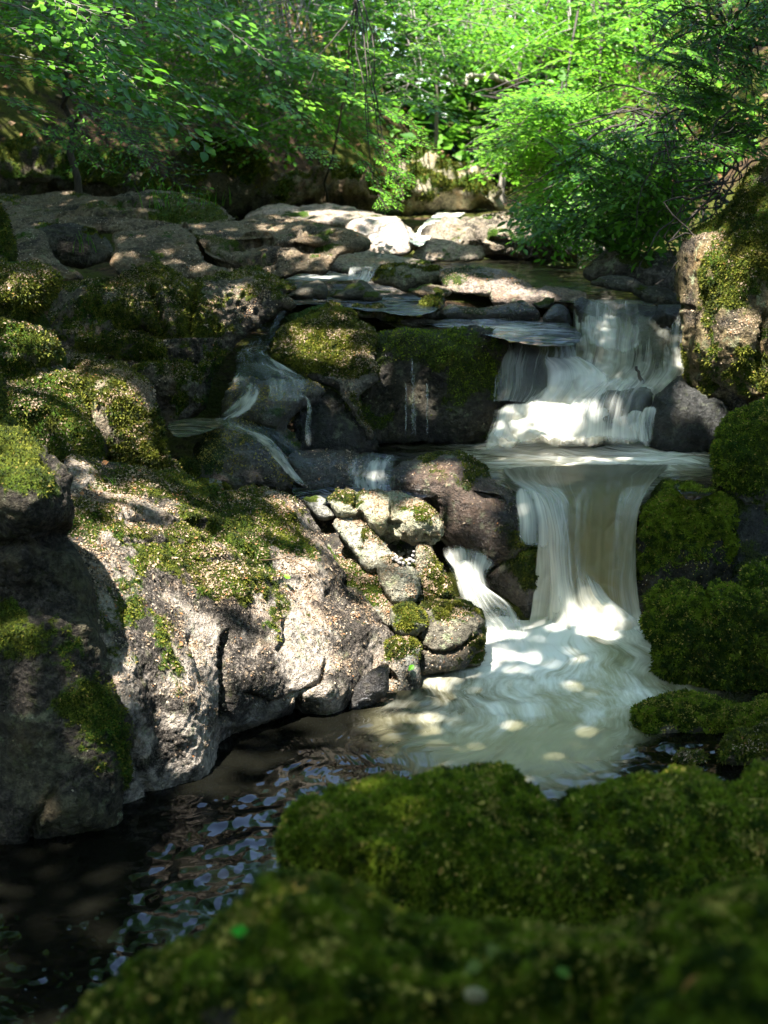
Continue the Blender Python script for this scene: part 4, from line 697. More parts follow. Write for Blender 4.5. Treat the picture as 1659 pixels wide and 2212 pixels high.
def ribbon(name, L, Rr, mat, foam, nu=60, bulge=.03, amp=.02, step=5, edge_w=.12, top=1.0, bot=1.0, seed=0., parent=None, fu=None, froth=0., aer=(1, 1), fade=.2):
    L = np.asarray(L, float); Rr = np.asarray(Rr, float)
    m = 140; tt = np.linspace(0, len(L) - 1, m)
    def sm(P):
        S = spline(P, 1e9) if False else None
        out = []; n = len(P)
        for t in tt:
            i = min(int(t), n - 2); f = t - i
            p0, p1, p2, p3 = P[max(i - 1, 0)], P[i], P[i + 1], P[min(i + 2, n - 1)]
            out.append(.5 * (2 * p1 + (p2 - p0) * f + (2 * p0 - 5 * p1 + 4 * p2 - p3) * f ** 2 + (3 * p1 - p0 - 3 * p2 + p3) * f ** 3))
        return np.array(out)
    A, B = sm(L), sm(Rr); u = np.linspace(0, 1, nu)
    xyY = A[:, None] * (1 - u)[None, :, None] + B[:, None] * u[None, :, None]
    P = at(xyY[..., 0].ravel(), xyY[..., 1].ravel(), xyY[..., 2].ravel())
    W = float(np.mean(np.linalg.norm(at(*A.T) - at(*B.T), axis=1)))
    cl = at(*((A + B) / 2).T); s = np.r_[0, np.cumsum(np.linalg.norm(np.diff(cl, axis=0), axis=1))]
    UU = np.tile(u, m); VV = np.repeat(s, nu); tv = np.repeat(np.linspace(0, 1, m), nu)
    dirc = -unit(P - np.array([0, 0, H])) * .75 + np.array([0, 0, .25])
    q = np.c_[UU * W * 9 + seed, VV * 1.3 + seed, np.full(len(UU), seed)]
    h = bulge * (1 - (2 * UU - 1) ** 2) + amp * fbm(q, 3) + amp * 1.2 * fbm(q * np.array([.4, 1.6, 1]) + 5, 2)
    if froth: h = h + froth * (np.abs(fbm(P * 6 + seed, 3)) - .3) * np.interp(tv, [0, .35, 1], [.15, .6, 1])
    P = P + dirc * h[:, None]
    idx = np.arange(m * nu).reshape(m, nu)
    Q = np.stack([idx[:-1, :-1], idx[1:, :-1], idx[1:, 1:], idx[:-1, 1:]], -1).reshape(-1, 4)
    fo = np.interp(tv, np.linspace(0, 1, len(foam)), foam) + .12 * fbm(np.c_[UU * 3 + seed, tv * 1.5, tv * 0], 2)
    if fu is not None: fo = fo + np.interp(UU, np.linspace(0, 1, len(fu)), fu)
    ed = np.clip(np.minimum(UU, 1 - UU) / edge_w, 0, 1) * np.clip(np.clip(tv / fade, 0, 1) + top, 0, 1) * np.clip(np.clip((1 - tv) / .2, 0, 1) + bot, 0, 1)
    o = mesh_obj(name, P, Q, mat, parent, dict(foam=np.clip(fo, 0, 1), edge=ed, aer=np.interp(tv, np.linspace(0, 1, len(aer)), aer)), np.c_[UU * W + seed, VV])
    tag(o, kind='structure' if parent is None else None)
    for k in range(0, nu, 6): dm_add(xyY[:, k, :2], xyY[:, k, 2])
    return o
# main fall
ribbon('main_waterfall', [(1068, 1008, 6.60), (1102, 1038, 6.30), (1140, 1068, 6.16), (1160, 1108, 6.07), (1158, 1170, 6.04), (1150, 1260, 6.03), (1140, 1335, 6.0), (1120, 1385, 5.9)],
       [(1462, 1000, 6.68), (1432, 1026, 6.42), (1402, 1060, 6.2), (1384, 1106, 6.10), (1378, 1170, 6.07), (1380, 1260, 6.03), (1388, 1320, 5.98), (1400, 1372, 5.86)], M_FALL, [.10, .16, .2, .22, .22, .28, .5, .9], aer=[.1, .3, .6, .85, 1, 1, 1, 1], fade=.07, froth=.03, top=0, nu=120, bulge=.04, amp=.014, edge_w=.05, fu=[.3, .25, .05, -.15, -.18, -.15, -.1, .12])
ribbon('main_waterfall_veil', [(1060, 1036, 6.36), (1120, 1062, 6.15), (1158, 1104, 6.0), (1178, 1180, 5.99), (1182, 1270, 5.97), (1170, 1350, 5.95)],
       [(1150, 1026, 6.4), (1215, 1070, 6.12), (1232, 1120, 6.0), (1240, 1190, 5.97), (1245, 1270, 5.92), (1265, 1350, 5.85)], M_VEIL, [.2, .5, .55, .5, .6, .9], nu=70, bulge=.05, amp=.02, edge_w=.3, seed=4, top=0, bot=.6)
ribbon('main_waterfall_veil', [(1330, 1050, 6.2), (1322, 1085, 6.05), (1318, 1130, 6.0), (1322, 1200, 5.99), (1330, 1300, 5.95)],
       [(1440, 1036, 6.2), (1400, 1075, 6.05), (1376, 1125, 6.0), (1352, 1200, 5.99), (1350, 1300, 5.95)], M_VEIL, [.3, .6, .5, .3, .3], nu=40, bulge=.03, amp=.012, edge_w=.3, seed=9, top=0, bot=0)
ribbon('splash_foam', [(1180, 1225, 5.98), (1174, 1290, 5.94), (1165, 1345, 5.86), (1090, 1395, 5.74)], [(1290, 1235, 5.98), (1330, 1290, 5.9), (1400, 1345, 5.82), (1420, 1395, 5.72)], M_VEIL, [.15, .7, .95, 1.0], froth=.10, nu=90, bulge=.06, amp=.05, edge_w=.3, seed=14, top=0, bot=0)
ribbon('main_waterfall_veil', [(1235, 1050, 6.14), (1222, 1100, 6.03), (1218, 1180, 6.0), (1222, 1300, 5.98)], [(1300, 1046, 6.15), (1285, 1100, 6.04), (1275, 1180, 6.01), (1285, 1300, 5.98)], M_VEIL, [.22, .34, .2, .28], nu=36, bulge=.03, amp=.015, edge_w=.5, seed=16, top=0, bot=0)
ribbon('main_waterfall_veil', [(1110, 1046, 6.2), (1165, 1085, 6.04), (1186, 1140, 6.0), (1188, 1230, 5.99)], [(1210, 1040, 6.2), (1240, 1085, 6.05), (1236, 1140, 6.01), (1226, 1230, 5.99)], M_VEIL, [.3, .5, .6, .4], nu=50, bulge=.04, amp=.02, edge_w=.45, seed=18, top=0, bot=0)
# side cascade
ribbon('side_cascade', [(935, 1165, 5.95), (945, 1200, 5.86), (968, 1240, 5.80), (985, 1290, 5.72), (1000, 1340, 5.62), (1040, 1380, 5.52), (1040, 1420, 5.4)],
       [(1085, 1215, 5.98), (1080, 1228, 5.88), (1060, 1250, 5.82), (1075, 1290, 5.74), (1125, 1330, 5.66), (1145, 1365, 5.56), (1150, 1410, 5.42)], M_VEIL, [.5, .65, .7, .42, .5, .5, .7], nu=80, bulge=.08, amp=.03, edge_w=.35, seed=21, top=.1, bot=0)
ribbon('side_cascade', [(965, 1200, 5.84), (985, 1255, 5.74), (1000, 1310, 5.64), (1050, 1360, 5.54)], [(1050, 1225, 5.86), (1045, 1260, 5.74), (1110, 1310, 5.66), (1135, 1365, 5.56)], M_VEIL, [.6, .6, .35, .5], nu=50, bulge=.05, amp=.02, edge_w=.25, seed=23, top=0, bot=0)
ribbon('rock_veil', [(1105, 1055, 6.1), (1108, 1090, 5.98), (1112, 1140, 5.88), (1114, 1180, 5.84)], [(1165, 1056, 6.1), (1190, 1100, 5.98), (1195, 1150, 5.94), (1195, 1200, 5.92)], M_VEIL, [.45, .6, .55, .5], nu=40, bulge=.04, amp=.012, edge_w=.3, seed=31, top=0, bot=0)
# upper fall
ribbon('upper_waterfall', [(1235, 648, 8.0), (1238, 690, 7.65), (1240, 750, 7.45), (1210, 810, 7.32), (1130, 870, 7.15), (1060, 925, 7.0), (1030, 970, 6.85)],
       [(1475, 660, 8.0), (1478, 690, 7.65), (1480, 750, 7.45), (1482, 800, 7.3), (1440, 840, 7.18), (1400, 900, 7.02), (1420, 965, 6.9)], M_FROTH, [.28, .46, .6, .72, .88, .9, .95], froth=.13, nu=130, bulge=.05, amp=.045, edge_w=.05, seed=41, bot=.2, fu=[.1, .05, 0, 0, -.05, -.1, -.1, -.1])
ribbon('upper_waterfall_veil', [(1075, 735, 7.45), (1068, 770, 7.28), (1064, 820, 7.18), (1062, 868, 7.10)], [(1245, 735, 7.45), (1250, 780, 7.25), (1238, 840, 7.12), (1190, 880, 7.02)], M_VEIL, [.35, .42, .42, .5], nu=110, bulge=.05, amp=.02, edge_w=.08, seed=45, top=0)
ribbon('upper_waterfall_veil', [(1150, 765, 7.2), (1165, 800, 7.08), (1160, 850, 6.98), (1100, 900, 6.9)], [(1262, 770, 7.25), (1330, 820, 7.1), (1310, 860, 6.98), (1260, 920, 6.88)], M_VEIL, [.6, .95, 1, .95], froth=.08, nu=70, bulge=.05, amp=.04, edge_w=.3, seed=49, top=0, bot=0)
ribbon('upper_waterfall_veil', [(1250, 650, 7.62), (1240, 700, 7.45), (1235, 770, 7.32)], [(1400, 650, 7.62), (1405, 700, 7.45), (1400, 770, 7.32)], M_VEIL, [.3, .5, .6], froth=.10, nu=70, bulge=.07, amp=.04, edge_w=.3, seed=52, top=0, bot=0)
ribbon('veil_over_boulder', [(1270, 828, 6.92), (1225, 870, 6.84), (1190, 920, 6.78), (1170, 965, 6.72)], [(1430, 824, 6.95), (1412, 860, 6.86), (1395, 910, 6.8), (1400, 965, 6.74)], M_VEIL, [.38, .34, .4, .7], nu=80, bulge=.12, amp=.02, edge_w=.15, seed=56, top=0, bot=0)
ribbon('splash_foam', [(1055, 875, 6.9), (1050, 915, 6.82), (1030, 960, 6.72)], [(1300, 875, 6.9), (1280, 915, 6.82), (1270, 960, 6.72)], M_VEIL, [.75, .95, 1], froth=.12, nu=80, bulge=.05, amp=.05, edge_w=.25, seed=61, top=0, bot=0)
ribbon('side_spout', [(1385, 880, 6.85), (1378, 920, 6.78), (1375, 960, 6.75)], [(1425, 878, 6.85), (1415, 920, 6.78), (1410, 962, 6.75)], M_VEIL, [.6, .45, .5], nu=24, bulge=.03, amp=.01, edge_w=.3, seed=66, top=0, bot=0)
ribbon('low_chute', [(752, 572, 8.95), (750, 588, 8.7), (745, 604, 8.55)], [(822, 572, 8.95), (812, 588, 8.7), (800, 610, 8.5)], M_VEIL, [.25, .45, .5], nu=40, bulge=.02, amp=.01, edge_w=.15, seed=71)
# small cascade
cc = lambda *p: [(331.8 + a * .36, 597.2 + b * .36, Y) for a, b, Y in p]
ribbon('small_cascade', cc((600, 190, 8.2), (610, 300, 7.9), (560, 390, 7.6), (480, 440, 7.4), (465, 520, 7.2), (440, 610, 7.0), (430, 700, 6.85)), cc((835, 190, 8.2), (775, 290, 7.9), (722, 400, 7.6), (722, 480, 7.35), (850, 560, 7.1), (985, 650, 6.9), (960, 720, 6.75)), M_STREAM, [.42, .34, .36, .34, .36, .40, .3], nu=90, bulge=.05, amp=.03, edge_w=.25, bot=0, seed=81)
ribbon('small_cascade', cc((520, 640, 6.8), (470, 740, 6.66), (330, 870, 6.55)), cc((670, 640, 6.8), (640, 770, 6.62), (490, 890, 6.5)), M_STREAM, [.4, .55, .4], nu=50, bulge=.04, amp=.03, edge_w=.5, seed=85, top=0, bot=0)
ribbon('small_cascade', cc((300, 850, 6.66), (440, 915, 6.52), (600, 985, 6.42), (700, 1080, 6.28), (775, 1170, 6.16), (860, 1275, 6.02)), cc((430, 835, 6.66), (560, 895, 6.52), (690, 960, 6.42), (785, 1055, 6.28), (855, 1165, 6.16), (970, 1285, 6.02)), M_STREAM, [.22, .26, .32, .5, .6, .6], nu=30, bulge=.03, amp=.012, edge_w=.35, seed=88, top=0, bot=0)
ribbon('wet_sheet', cc((520, 905, 6.40), (640, 960, 6.30), (760, 1060, 6.16), (840, 1180, 6.02)), cc((720, 900, 6.42), (840, 985, 6.3), (930, 1080, 6.14), (1080, 1230, 5.98)), M_STREAM, [.0, .02, .06, .2], nu=50, bulge=.03, amp=.012, edge_w=.4, seed=120, top=0, bot=0)
ribbon('wet_sheet', cc((640, 620, 6.78), (660, 690, 6.68), (640, 760, 6.6)), cc((960, 620, 6.8), (930, 700, 6.7), (900, 770, 6.6)), M_VEIL, [.3, .35, .2], nu=60, bulge=.03, amp=.015, edge_w=.3, seed=124, top=0, bot=0)
ribbon('water_thread', cc((820, 715, 6.6), (905, 715, 6.56), (915, 800, 6.5), (905, 900, 6.48), (900, 1040, 6.46)), cc((830, 745, 6.6), (925, 740, 6.56), (955, 800, 6.5), (950, 900, 6.48), (965, 1040, 6.46)), M_VEIL, [.3, .42, .36, .34, .5], nu=16, bulge=.01, amp=.004, edge_w=.3, seed=91, top=0, bot=0)
for a, w, y0_, s_ in ((1512, 9, 640, 1.), (1552, 15, 470, 2.), (1640, 10, 640, 3.), (1568, 7, 560, 4.)):
    ribbon('water_thread', cc((a - w, y0_, 7.0), (a - w * .6, 700, 6.94), (a - w * .5, 975, 6.9)), cc((a + w * .5, y0_, 7.0), (a + w, 700, 6.94), (a + w, 975, 6.9)), M_VEIL, [.36, .32, .25], nu=12, bulge=.01, amp=.004, edge_w=.4, seed=94 + s_, top=0, bot=0)
ribbon('pool_spill', [(745, 975, 6.3), (735, 1020, 6.1), (745, 1070, 5.92)], [(880, 980, 6.3), (870, 1020, 6.12), (860, 1075, 5.95)], M_STREAM, [.3, .45, .6], nu=40, bulge=.02, amp=.02, edge_w=.5, seed=99, top=0, bot=0)
print('water', time.time() - T00)
# ================================================================== small things lying on the rocks
def on(x, y, lift=.0):
    p = at(x, y, surf(x, y) - lift); return p
def leaf_thing(x, y, size, rot, label, hi, cat='leaf', tilt=.5, lift=.01):
    p = on(x, y, lift); n = 9; t = np.linspace(0, 1, n); w = np.sin(np.pi * t ** .8) * .34
    V = []
    for k in range(n):
        for s in (-1, -.5, 0, .5, 1): V.append((s * w[k], t[k] - .5, .12 * abs(s) * w[k] * 2 + .10 * (t[k] - .5) ** 2))
    V = np.array(V) * size; c, s = math.cos(rot), math.sin(rot)
    V = np.c_[V[:, 0] * c - V[:, 1] * s, V[:, 0] * s + V[:, 1] * c, V[:, 2]]
    a = tilt; V = np.c_[V[:, 0], V[:, 1] * math.cos(a) - V[:, 2] * math.sin(a), V[:, 1] * math.sin(a) + V[:, 2] * math.cos(a)]
    Q = np.array([[k * 5 + j, k * 5 + j + 1, k * 5 + j + 6, k * 5 + j + 5] for k in range(n - 1) for j in range(4)])
    m = blade_material('leaf_blade', tuple(v * .7 for v in hi), hi, hi, .35, .4)
    o = mesh_obj('fallen_leaf', V, Q, m, None, dict(tint=np.full(len(V), .6))); o.location = tuple(p); tag(o, label, cat)
leaf_thing(620, 1246, .030, .9, 'tiny bright green fallen leaf on the sunlit slab', (.12, .42, .01))
leaf_thing(888, 1443, .032, 2.4, 'bright green narrow leaf hanging on the crusty end block', (.14, .45, .01), tilt=.9)
leaf_thing(516, 2012, .020, 1.5, 'small vivid green leaf on the edge of the moss bank', (.03, .38, .02), tilt=.7)
leaf_thing(1505, 2140, .034, 1.9, 'orange brown dead leaf on moss in the lower corner', (.50, .20, .06), tilt=.6)
leaf_thing(1070, 2062, .026, .5, 'grey-green blurred leaf on the moss bank, upper of two', (.16, .19, .045), tilt=.7)
leaf_thing(1022, 2090, .020, 2.2, 'grey-green blurred leaf on the moss bank, lower of two', (.14, .18, .04), tilt=.7)
leaf_thing(1215, 2100, .016, 1.2, 'little mint green leaf low on the moss bank', (.10, .20, .03), tilt=.7)
def pebble(x, y, r, label, tone, group=None, flat=.7, name='pebble'):
    p = on(x, y, r * .5); n = 14; m = 8
    th, ph = np.meshgrid(np.linspace(0, 2 * np.pi, n, endpoint=False), np.linspace(0, np.pi, m)); th = th.ravel(); ph = ph.ravel()
    u = np.c_[np.sin(ph) * np.cos(th), np.sin(ph) * np.sin(th), np.cos(ph)]
    V = u * (1 + .22 * fbm(u * 1.2 + x * .37, 2))[:, None] * np.array([r, r * .85, r * flat])
    idx = np.arange(n * m).reshape(m, n); nx = np.roll(idx, -1, 1)
    Q = np.stack([idx[:-1], idx[1:], nx[1:], nx[:-1]], -1).reshape(-1, 4)
    z = np.zeros(len(V)); o = mesh_obj(name, V, Q, M_ROCK, None, dict(moss=z, crust=z, litter=z, wet=z, lichen=z), color=tone)
    o.location = tuple(p); o.rotation_euler = (0, 0, x); tag(o, label, 'pebble', group)
pr = np.random.default_rng(3)
pts = []
while len(pts) < 18:
    a, b = pr.uniform(785, 930), pr.uniform(612, 705)
    if b < 640 + (a - 860) * .0 + 60 and b > 610 + max(0, (800 - a)) and b < 640 + (a - 780) * .55 + 20 and all((a - c) ** 2 + ((b - d) * 1.3) ** 2 > 24 ** 2 for c, d in pts): pts.append((a, b))
    elif pr.random() < .0005: break
for a, b in pts:
    x, y = ZA((a, b))[0]
    pebble(x, y, .0095 * pr.uniform(.7, 1.3), 'small white rounded pebble in the hollow under the skull-shaped boulder', (.52, .48, .46), 'white pebbles in the rock hollow')
pebble(1027, 2150, .011, 'pale round pebble sunk in the moss bank', (.46, .40, .25))



def tube(P, rad, k=6):
    P = np.asarray(P, float); n = len(P); rad = np.broadcast_to(rad, (n,))
    T = unit(np.gradient(P, axis=0)); up = np.where(np.abs(T[:, 2:3]) > .9, [[1., 0, 0]], [[0, 0, 1.]])
    A = unit(np.cross(T, up)); B = np.cross(T, A); th = np.arange(k) * 2 * np.pi / k
    V = (P[:, None] + rad[:, None, None] * (A[:, None] * np.cos(th)[None, :, None] + B[:, None] * np.sin(th)[None, :, None])).reshape(-1, 3)
    idx = np.arange(n * k).reshape(n, k); nx = np.roll(idx, -1, 1)
    return V, np.stack([idx[:-1], idx[1:], nx[1:], nx[:-1]], -1).reshape(-1, 4)
def tubes(name, lst, mat, parent=None):
    Vs, Qs, o = [], [], 0
    for P, r, k in lst:
        V, Q = tube(P, r, k); Vs.append(V); Qs.append(Q + o); o += len(V)
    return mesh_obj(name, np.concatenate(Vs), np.concatenate(Qs), mat, parent)
def wob(P, n, a, seed=0):
    P = spline(np.asarray(P, float), 1e9) if False else np.asarray(P, float)
    t = np.linspace(0, len(P) - 1, n); o = np.stack([np.interp(t, range(len(P)), P[:, j]) for j in range(3)], 1)
    q = np.c_[t * 1.3 + seed, t * 0 + seed * 1.7, t * 0]
    return o + a * np.stack([fbm(q, 3), fbm(q + 9, 3), fbm(q + 19, 3)], 1)
s1 = tubes('stick', [(wob([at(1374, 792, 6.9), at(1382, 812, 6.9), at(1386, 826, 6.92)], 8, .01), np.linspace(.007, .01, 8), 6)], M_BARKD); tag(s1, 'short dark stick poking up from the rushing upper fall', 'stick')
s2 = tubes('plant_stem', [(wob([on(560, 1210, .02), on(620, 1206, .03), on(655, 1222, .03), on(690, 1252, .02)], 14, .004), .0022, 5)], M_LITTER); tag(s2, 'thin curved beige stem lying across the sunlit slab', 'stem')
def grass(x, y, h, n, label, spread=.05):
    b = on(x, y); blades = []
    for k in range(n):
        o = b + np.r_[rng.normal(size=2) * spread, -.01]; d = rng.normal(size=2) * .35
        hh = h * rng.uniform(.6, 1.2); blades.append((np.array([o, o + np.r_[d * hh * .35, hh * .6], o + np.r_[d * hh, hh]]), np.array([.004, .003, .0006]) * (h / .2), 3))
    g = tubes('grass_tuft', blades, M_LEAFY); tag(g, label, 'grass tuft')
    g.data.attributes.new('tint', 'FLOAT', 'POINT').data.foreach_set('value', np.full(len(g.data.vertices), .4, np.float32))
grass(362, 418, .10, 10, 'small green grass tuft at the back of the pale ledges', .08)
grass(462, 440, .11, 14, 'larger green grass tuft by a mossy knob of the ledges', .12)
grass(350, 448, .16, 10, 'short grass sprigs growing on the long pale ledge', .06)
grass(490, 1040 if False else 1168, .03, 5, 'single tiny green shoot on the litter slope', .006)
grass(455, 1168, .03, 4, 'pair of tiny green blades on the crest of the slab', .008)
grass(246, 1042, .035, 4, 'tiny green shoot in the pale litter band of the slope', .006)
grass(180, 540, .14, 10, 'short green tuft on the round hollow boulder', .06)
# ================================================================== leaves, branches, trees
def spray_template(seed, twigs=16, leaf=.085, narrow=1.0, cover=1.0):
    """flat beech-like spray of unit length along +x in the xy plane: leaf origins, directions, normals, sizes, twig lines"""
    r = np.random.default_rng(seed); P, D, N, S, tw = [], [], [], [], []
    axis = lambda t: np.array([t, .06 * math.sin(3 * t + seed), -.16 * t * t])
    tw.append([axis(t) for t in np.linspace(0, 1, 7)])
    for k in range(twigs):
        t0 = .08 + .9 * k / twigs; side = 1 if k % 2 else -1
        ln = (.10 + .46 * (1 - t0) * min(1, t0 * 3 + .35)) * r.uniform(.75, 1.15)
        a = math.radians(r.uniform(38, 62)); d = np.array([math.cos(a), side * math.sin(a), r.uniform(-.12, .08)])
        o = axis(t0); tw.append([o, o + d * ln * .6 + [0, 0, -.01], o + d * ln + [0, 0, -.05 * ln]])
        n = max(2, int(ln / .052 * cover))
        for j in range(n):
            tt = (j + .6) / n; p = o + d * ln * tt; sd = 1 if j % 2 else -1
            b = a * side + sd * math.radians(r.uniform(25, 55)) * (1 if j < n - 1 else 0)
            P.append(p); D.append([math.cos(b), math.sin(b), r.uniform(-.35, .05)]); N.append([r.normal() * .28, r.normal() * .28, 1]); S.append(leaf * r.uniform(.7, 1.15))
    return np.array(P), unit(np.array(D)), unit(np.array(N)), np.array(S), tw, narrow
TB = [spray_template(s) for s in range(5)]
TR = [spray_template(s + 20, 14, .125, .66, .9) for s in range(4)]           # narrow glossy leaves
TF = [spray_template(s + 40, 26, .05, .5, 1.4) for s in range(3)]            # fine feathery
def frame(h, up):
    h = unit(h); s = unit(np.cross(up, h)); return np.stack([h, s, np.cross(h, s)], 0)
LP = np.array([(0, 0, 0), (0, .5, 0), (0, 1, -.06), (-.27, .28, .05), (-.25, .66, .04), (.27, .28, .05), (.25, .66, .04)])
LQ = np.array([(0, 1, 4, 3), (1, 2, 2, 4), (0, 5, 6, 1), (1, 6, 2, 2)])
LD = np.array([(0, 0, 0), (.30, .48, .04), (0, 1, 0), (-.30, .48, .04)])
def leaves_mesh(name, P, D, N, S, mat, parent, near=False, narrow=1.0):
    n = len(P); D = unit(D); Sd = unit(np.cross(D, N)); Nn = np.cross(Sd, D)
    tm = (LP if near else LD) * np.array([narrow, 1, 1])
    V = (P[:, None] + S[:, None, None] * (tm[None, :, 0:1] * Sd[:, None] + tm[None, :, 1:2] * D[:, None] + tm[None, :, 2:3] * Nn[:, None])).reshape(-1, 3)
    k = len(tm); base = (np.arange(n) * k)[:, None]
    tint = np.clip(rng.normal(.45, .22, n) + .3 * fbm(P * .9, 2), 0, 1)
    if near:
        q4 = (base[:, :, None] + LQ[None, [0, 2]]).reshape(-1, 4)
        q3 = (base[:, :, None] + np.array([(1, 2, 4), (1, 6, 2)])[None]).reshape(-1, 3)
        return mixed_mesh(name, V, q4, q3, mat, parent, np.repeat(tint, k))
    return mesh_obj(name, V, (base + np.arange(4)[None]), mat, parent, dict(tint=np.repeat(tint, k)), smooth=False)
def mixed_mesh(name, V, q4, q3, mat, parent, tint):
    me = bpy.data.meshes.new(name); V = np.ascontiguousarray(V, np.float32)
    lv = np.concatenate([q4.ravel(), q3.ravel()]).astype(np.int32); n4, n3 = len(q4), len(q3)
    me.vertices.add(len(V)); me.vertices.foreach_set('co', V.ravel()); me.loops.add(len(lv)); me.loops.foreach_set('vertex_index', lv)
    tot = np.r_[np.full(n4, 4), np.full(n3, 3)].astype(np.int32); st = np.r_[0, np.cumsum(tot)[:-1]].astype(np.int32)
    me.polygons.add(n4 + n3); me.polygons.foreach_set('loop_start', st); me.polygons.foreach_set('loop_total', tot)
    me.attributes.new('tint', 'FLOAT', 'POINT').data.foreach_set('value', tint.astype(np.float32))
    me.update(calc_edges=True); me.materials.append(mat)
    o = bpy.data.objects.new(name, me); COL.objects.link(o); o.parent = parent; return o
def tree(name, label, cat, base, top, sprays, mat=None, bark=None, temps=None, near=False, r0=.09, group=None, bend=.15, twig_r=.003, extra=(), k=8, limb_r=.012):
    """sprays: (origin, heading, length).  trunk from base to top, limbs to every spray origin, twigs, leaves"""
    mat = mat or M_LEAF; bark = bark or M_BARK; temps = temps or TB
    root = empty(name, tuple(base)); base = np.asarray(base, float); top = np.asarray(top, float)
    tr = wob([base - [0, 0, .4], base, (base + top) / 2, top], 18, bend, base[0] * 3 + base[1])
    tr[:2, :2] = base[:2]
    rel = lambda P: np.asarray(P) - base
    tag(root, label, cat, group)
    tubes('trunk', [(rel(tr), np.linspace(r0, r0 * .3, len(tr)), k)], bark, root)
    limbs, tws, A = [], [], [[], [], [], []]
    for i, (o, h, L) in enumerate(sprays):
        o = np.asarray(o, float); h = unit(np.asarray(h, float))
        d = np.linalg.norm((o - h * L * .3) - tr, axis=1) + .6 * np.maximum(0, tr[:, 2] - o[2]); j = int(np.argmin(d[2:])) + 2
        if L > 0 and i % 2 == 0:
            mid = (tr[j] + o) / 2 + np.array([0, 0, .12 * np.linalg.norm(o - tr[j])])
            limbs.append((rel(wob([tr[j], mid, o], 9, .05, i)), np.linspace(min(r0 * .35, limb_r + .004 * np.linalg.norm(o - tr[j])), twig_r * 1.2, 9), 5))
        tp = temps[i % len(temps)]
        up = unit(np.array([rng.normal() * .25, rng.normal() * .2 - .12, 1])); Fm = frame(h, up)
        flip = np.array([1, rng.choice([-1, 1]), 1])
        tf = lambda X: (np.asarray(X) * flip) @ Fm
        A[0].append(o + tf(tp[0]) * L); A[1].append(tf(tp[1])); A[2].append(tf(tp[2])); A[3].append(tp[3] * (1 if L < .95 else .95 / L) * L)
        for w in tp[4][: (99 if near else 1)]: tws.append((rel(o + tf(np.array(w)) * L), np.linspace(twig_r, twig_r * .35, len(w)), 3))
    if limbs: tubes('branch', limbs, bark, root)
    for P, r, kk in extra: tubes('branch', [(rel(P), r, kk)], bark, root)
    if tws: tubes('twigs', tws, bark, root)
    if sprays:
        P, D, N, S = (np.concatenate(a) for a in A)
        if not near or name == 'rhododendron_bush':
            kp = np.ones(len(P), bool)
            for g, rad in zip(GP, GR_):
                w = P - g; t = w @ SUN; kp &= ~((np.linalg.norm(w - t[:, None] * SUN, axis=1) < rad * .8) & (t > (1.0 if near else .6)))
            P, D, N, S = P[kp], D[kp], N[kp], S[kp]
        leaves_mesh('leaves', P - base, D, N, S, mat, root, near, temps[0][5])
    return root
def fill(x0, y0, x1, y1, Ya, Yb, n, L, slope=0., hx=None, seed=0, shape=None):
    """spray list scattered through a volume whose bounds are given in photo points and distance"""
    r = np.random.default_rng(seed); out = []
    while len(out) < n:
        x, y, Y = r.uniform(x0, x1), r.uniform(y0, y1), r.uniform(Ya, Yb)
        if shape is not None and not shape(x, y): continue
        h = r.uniform(-1, 1) if hx is None else hx * r.uniform(.5, 1)
        l = L * r.uniform(.6, 1.2); hd = np.array([h, r.uniform(-.7, .3), -.12 + slope * r.uniform(.5, 1.5)])
        o = at(x, y, Y) - unit(hd) * l * .5
        out.append((o, hd, l))
    return out
def gpt(x, Y): 
    X = ray(x, 400)[0] * Y; return np.array([X, Y, gz(float(X), Y)])
SUN = unit(np.array([-.20, -.36, .86]))
EXPOSURE = 2.7
gaps = []          # sun gaps in the canopy: (world point, radius)
def gap(x, y, rpx, Y=None, *a_):
    Y = Y or surf(x, y); gaps.append((at(x, y, Y), rpx * Y / F * 1.05 + (.05 if len(a_) else .12)))
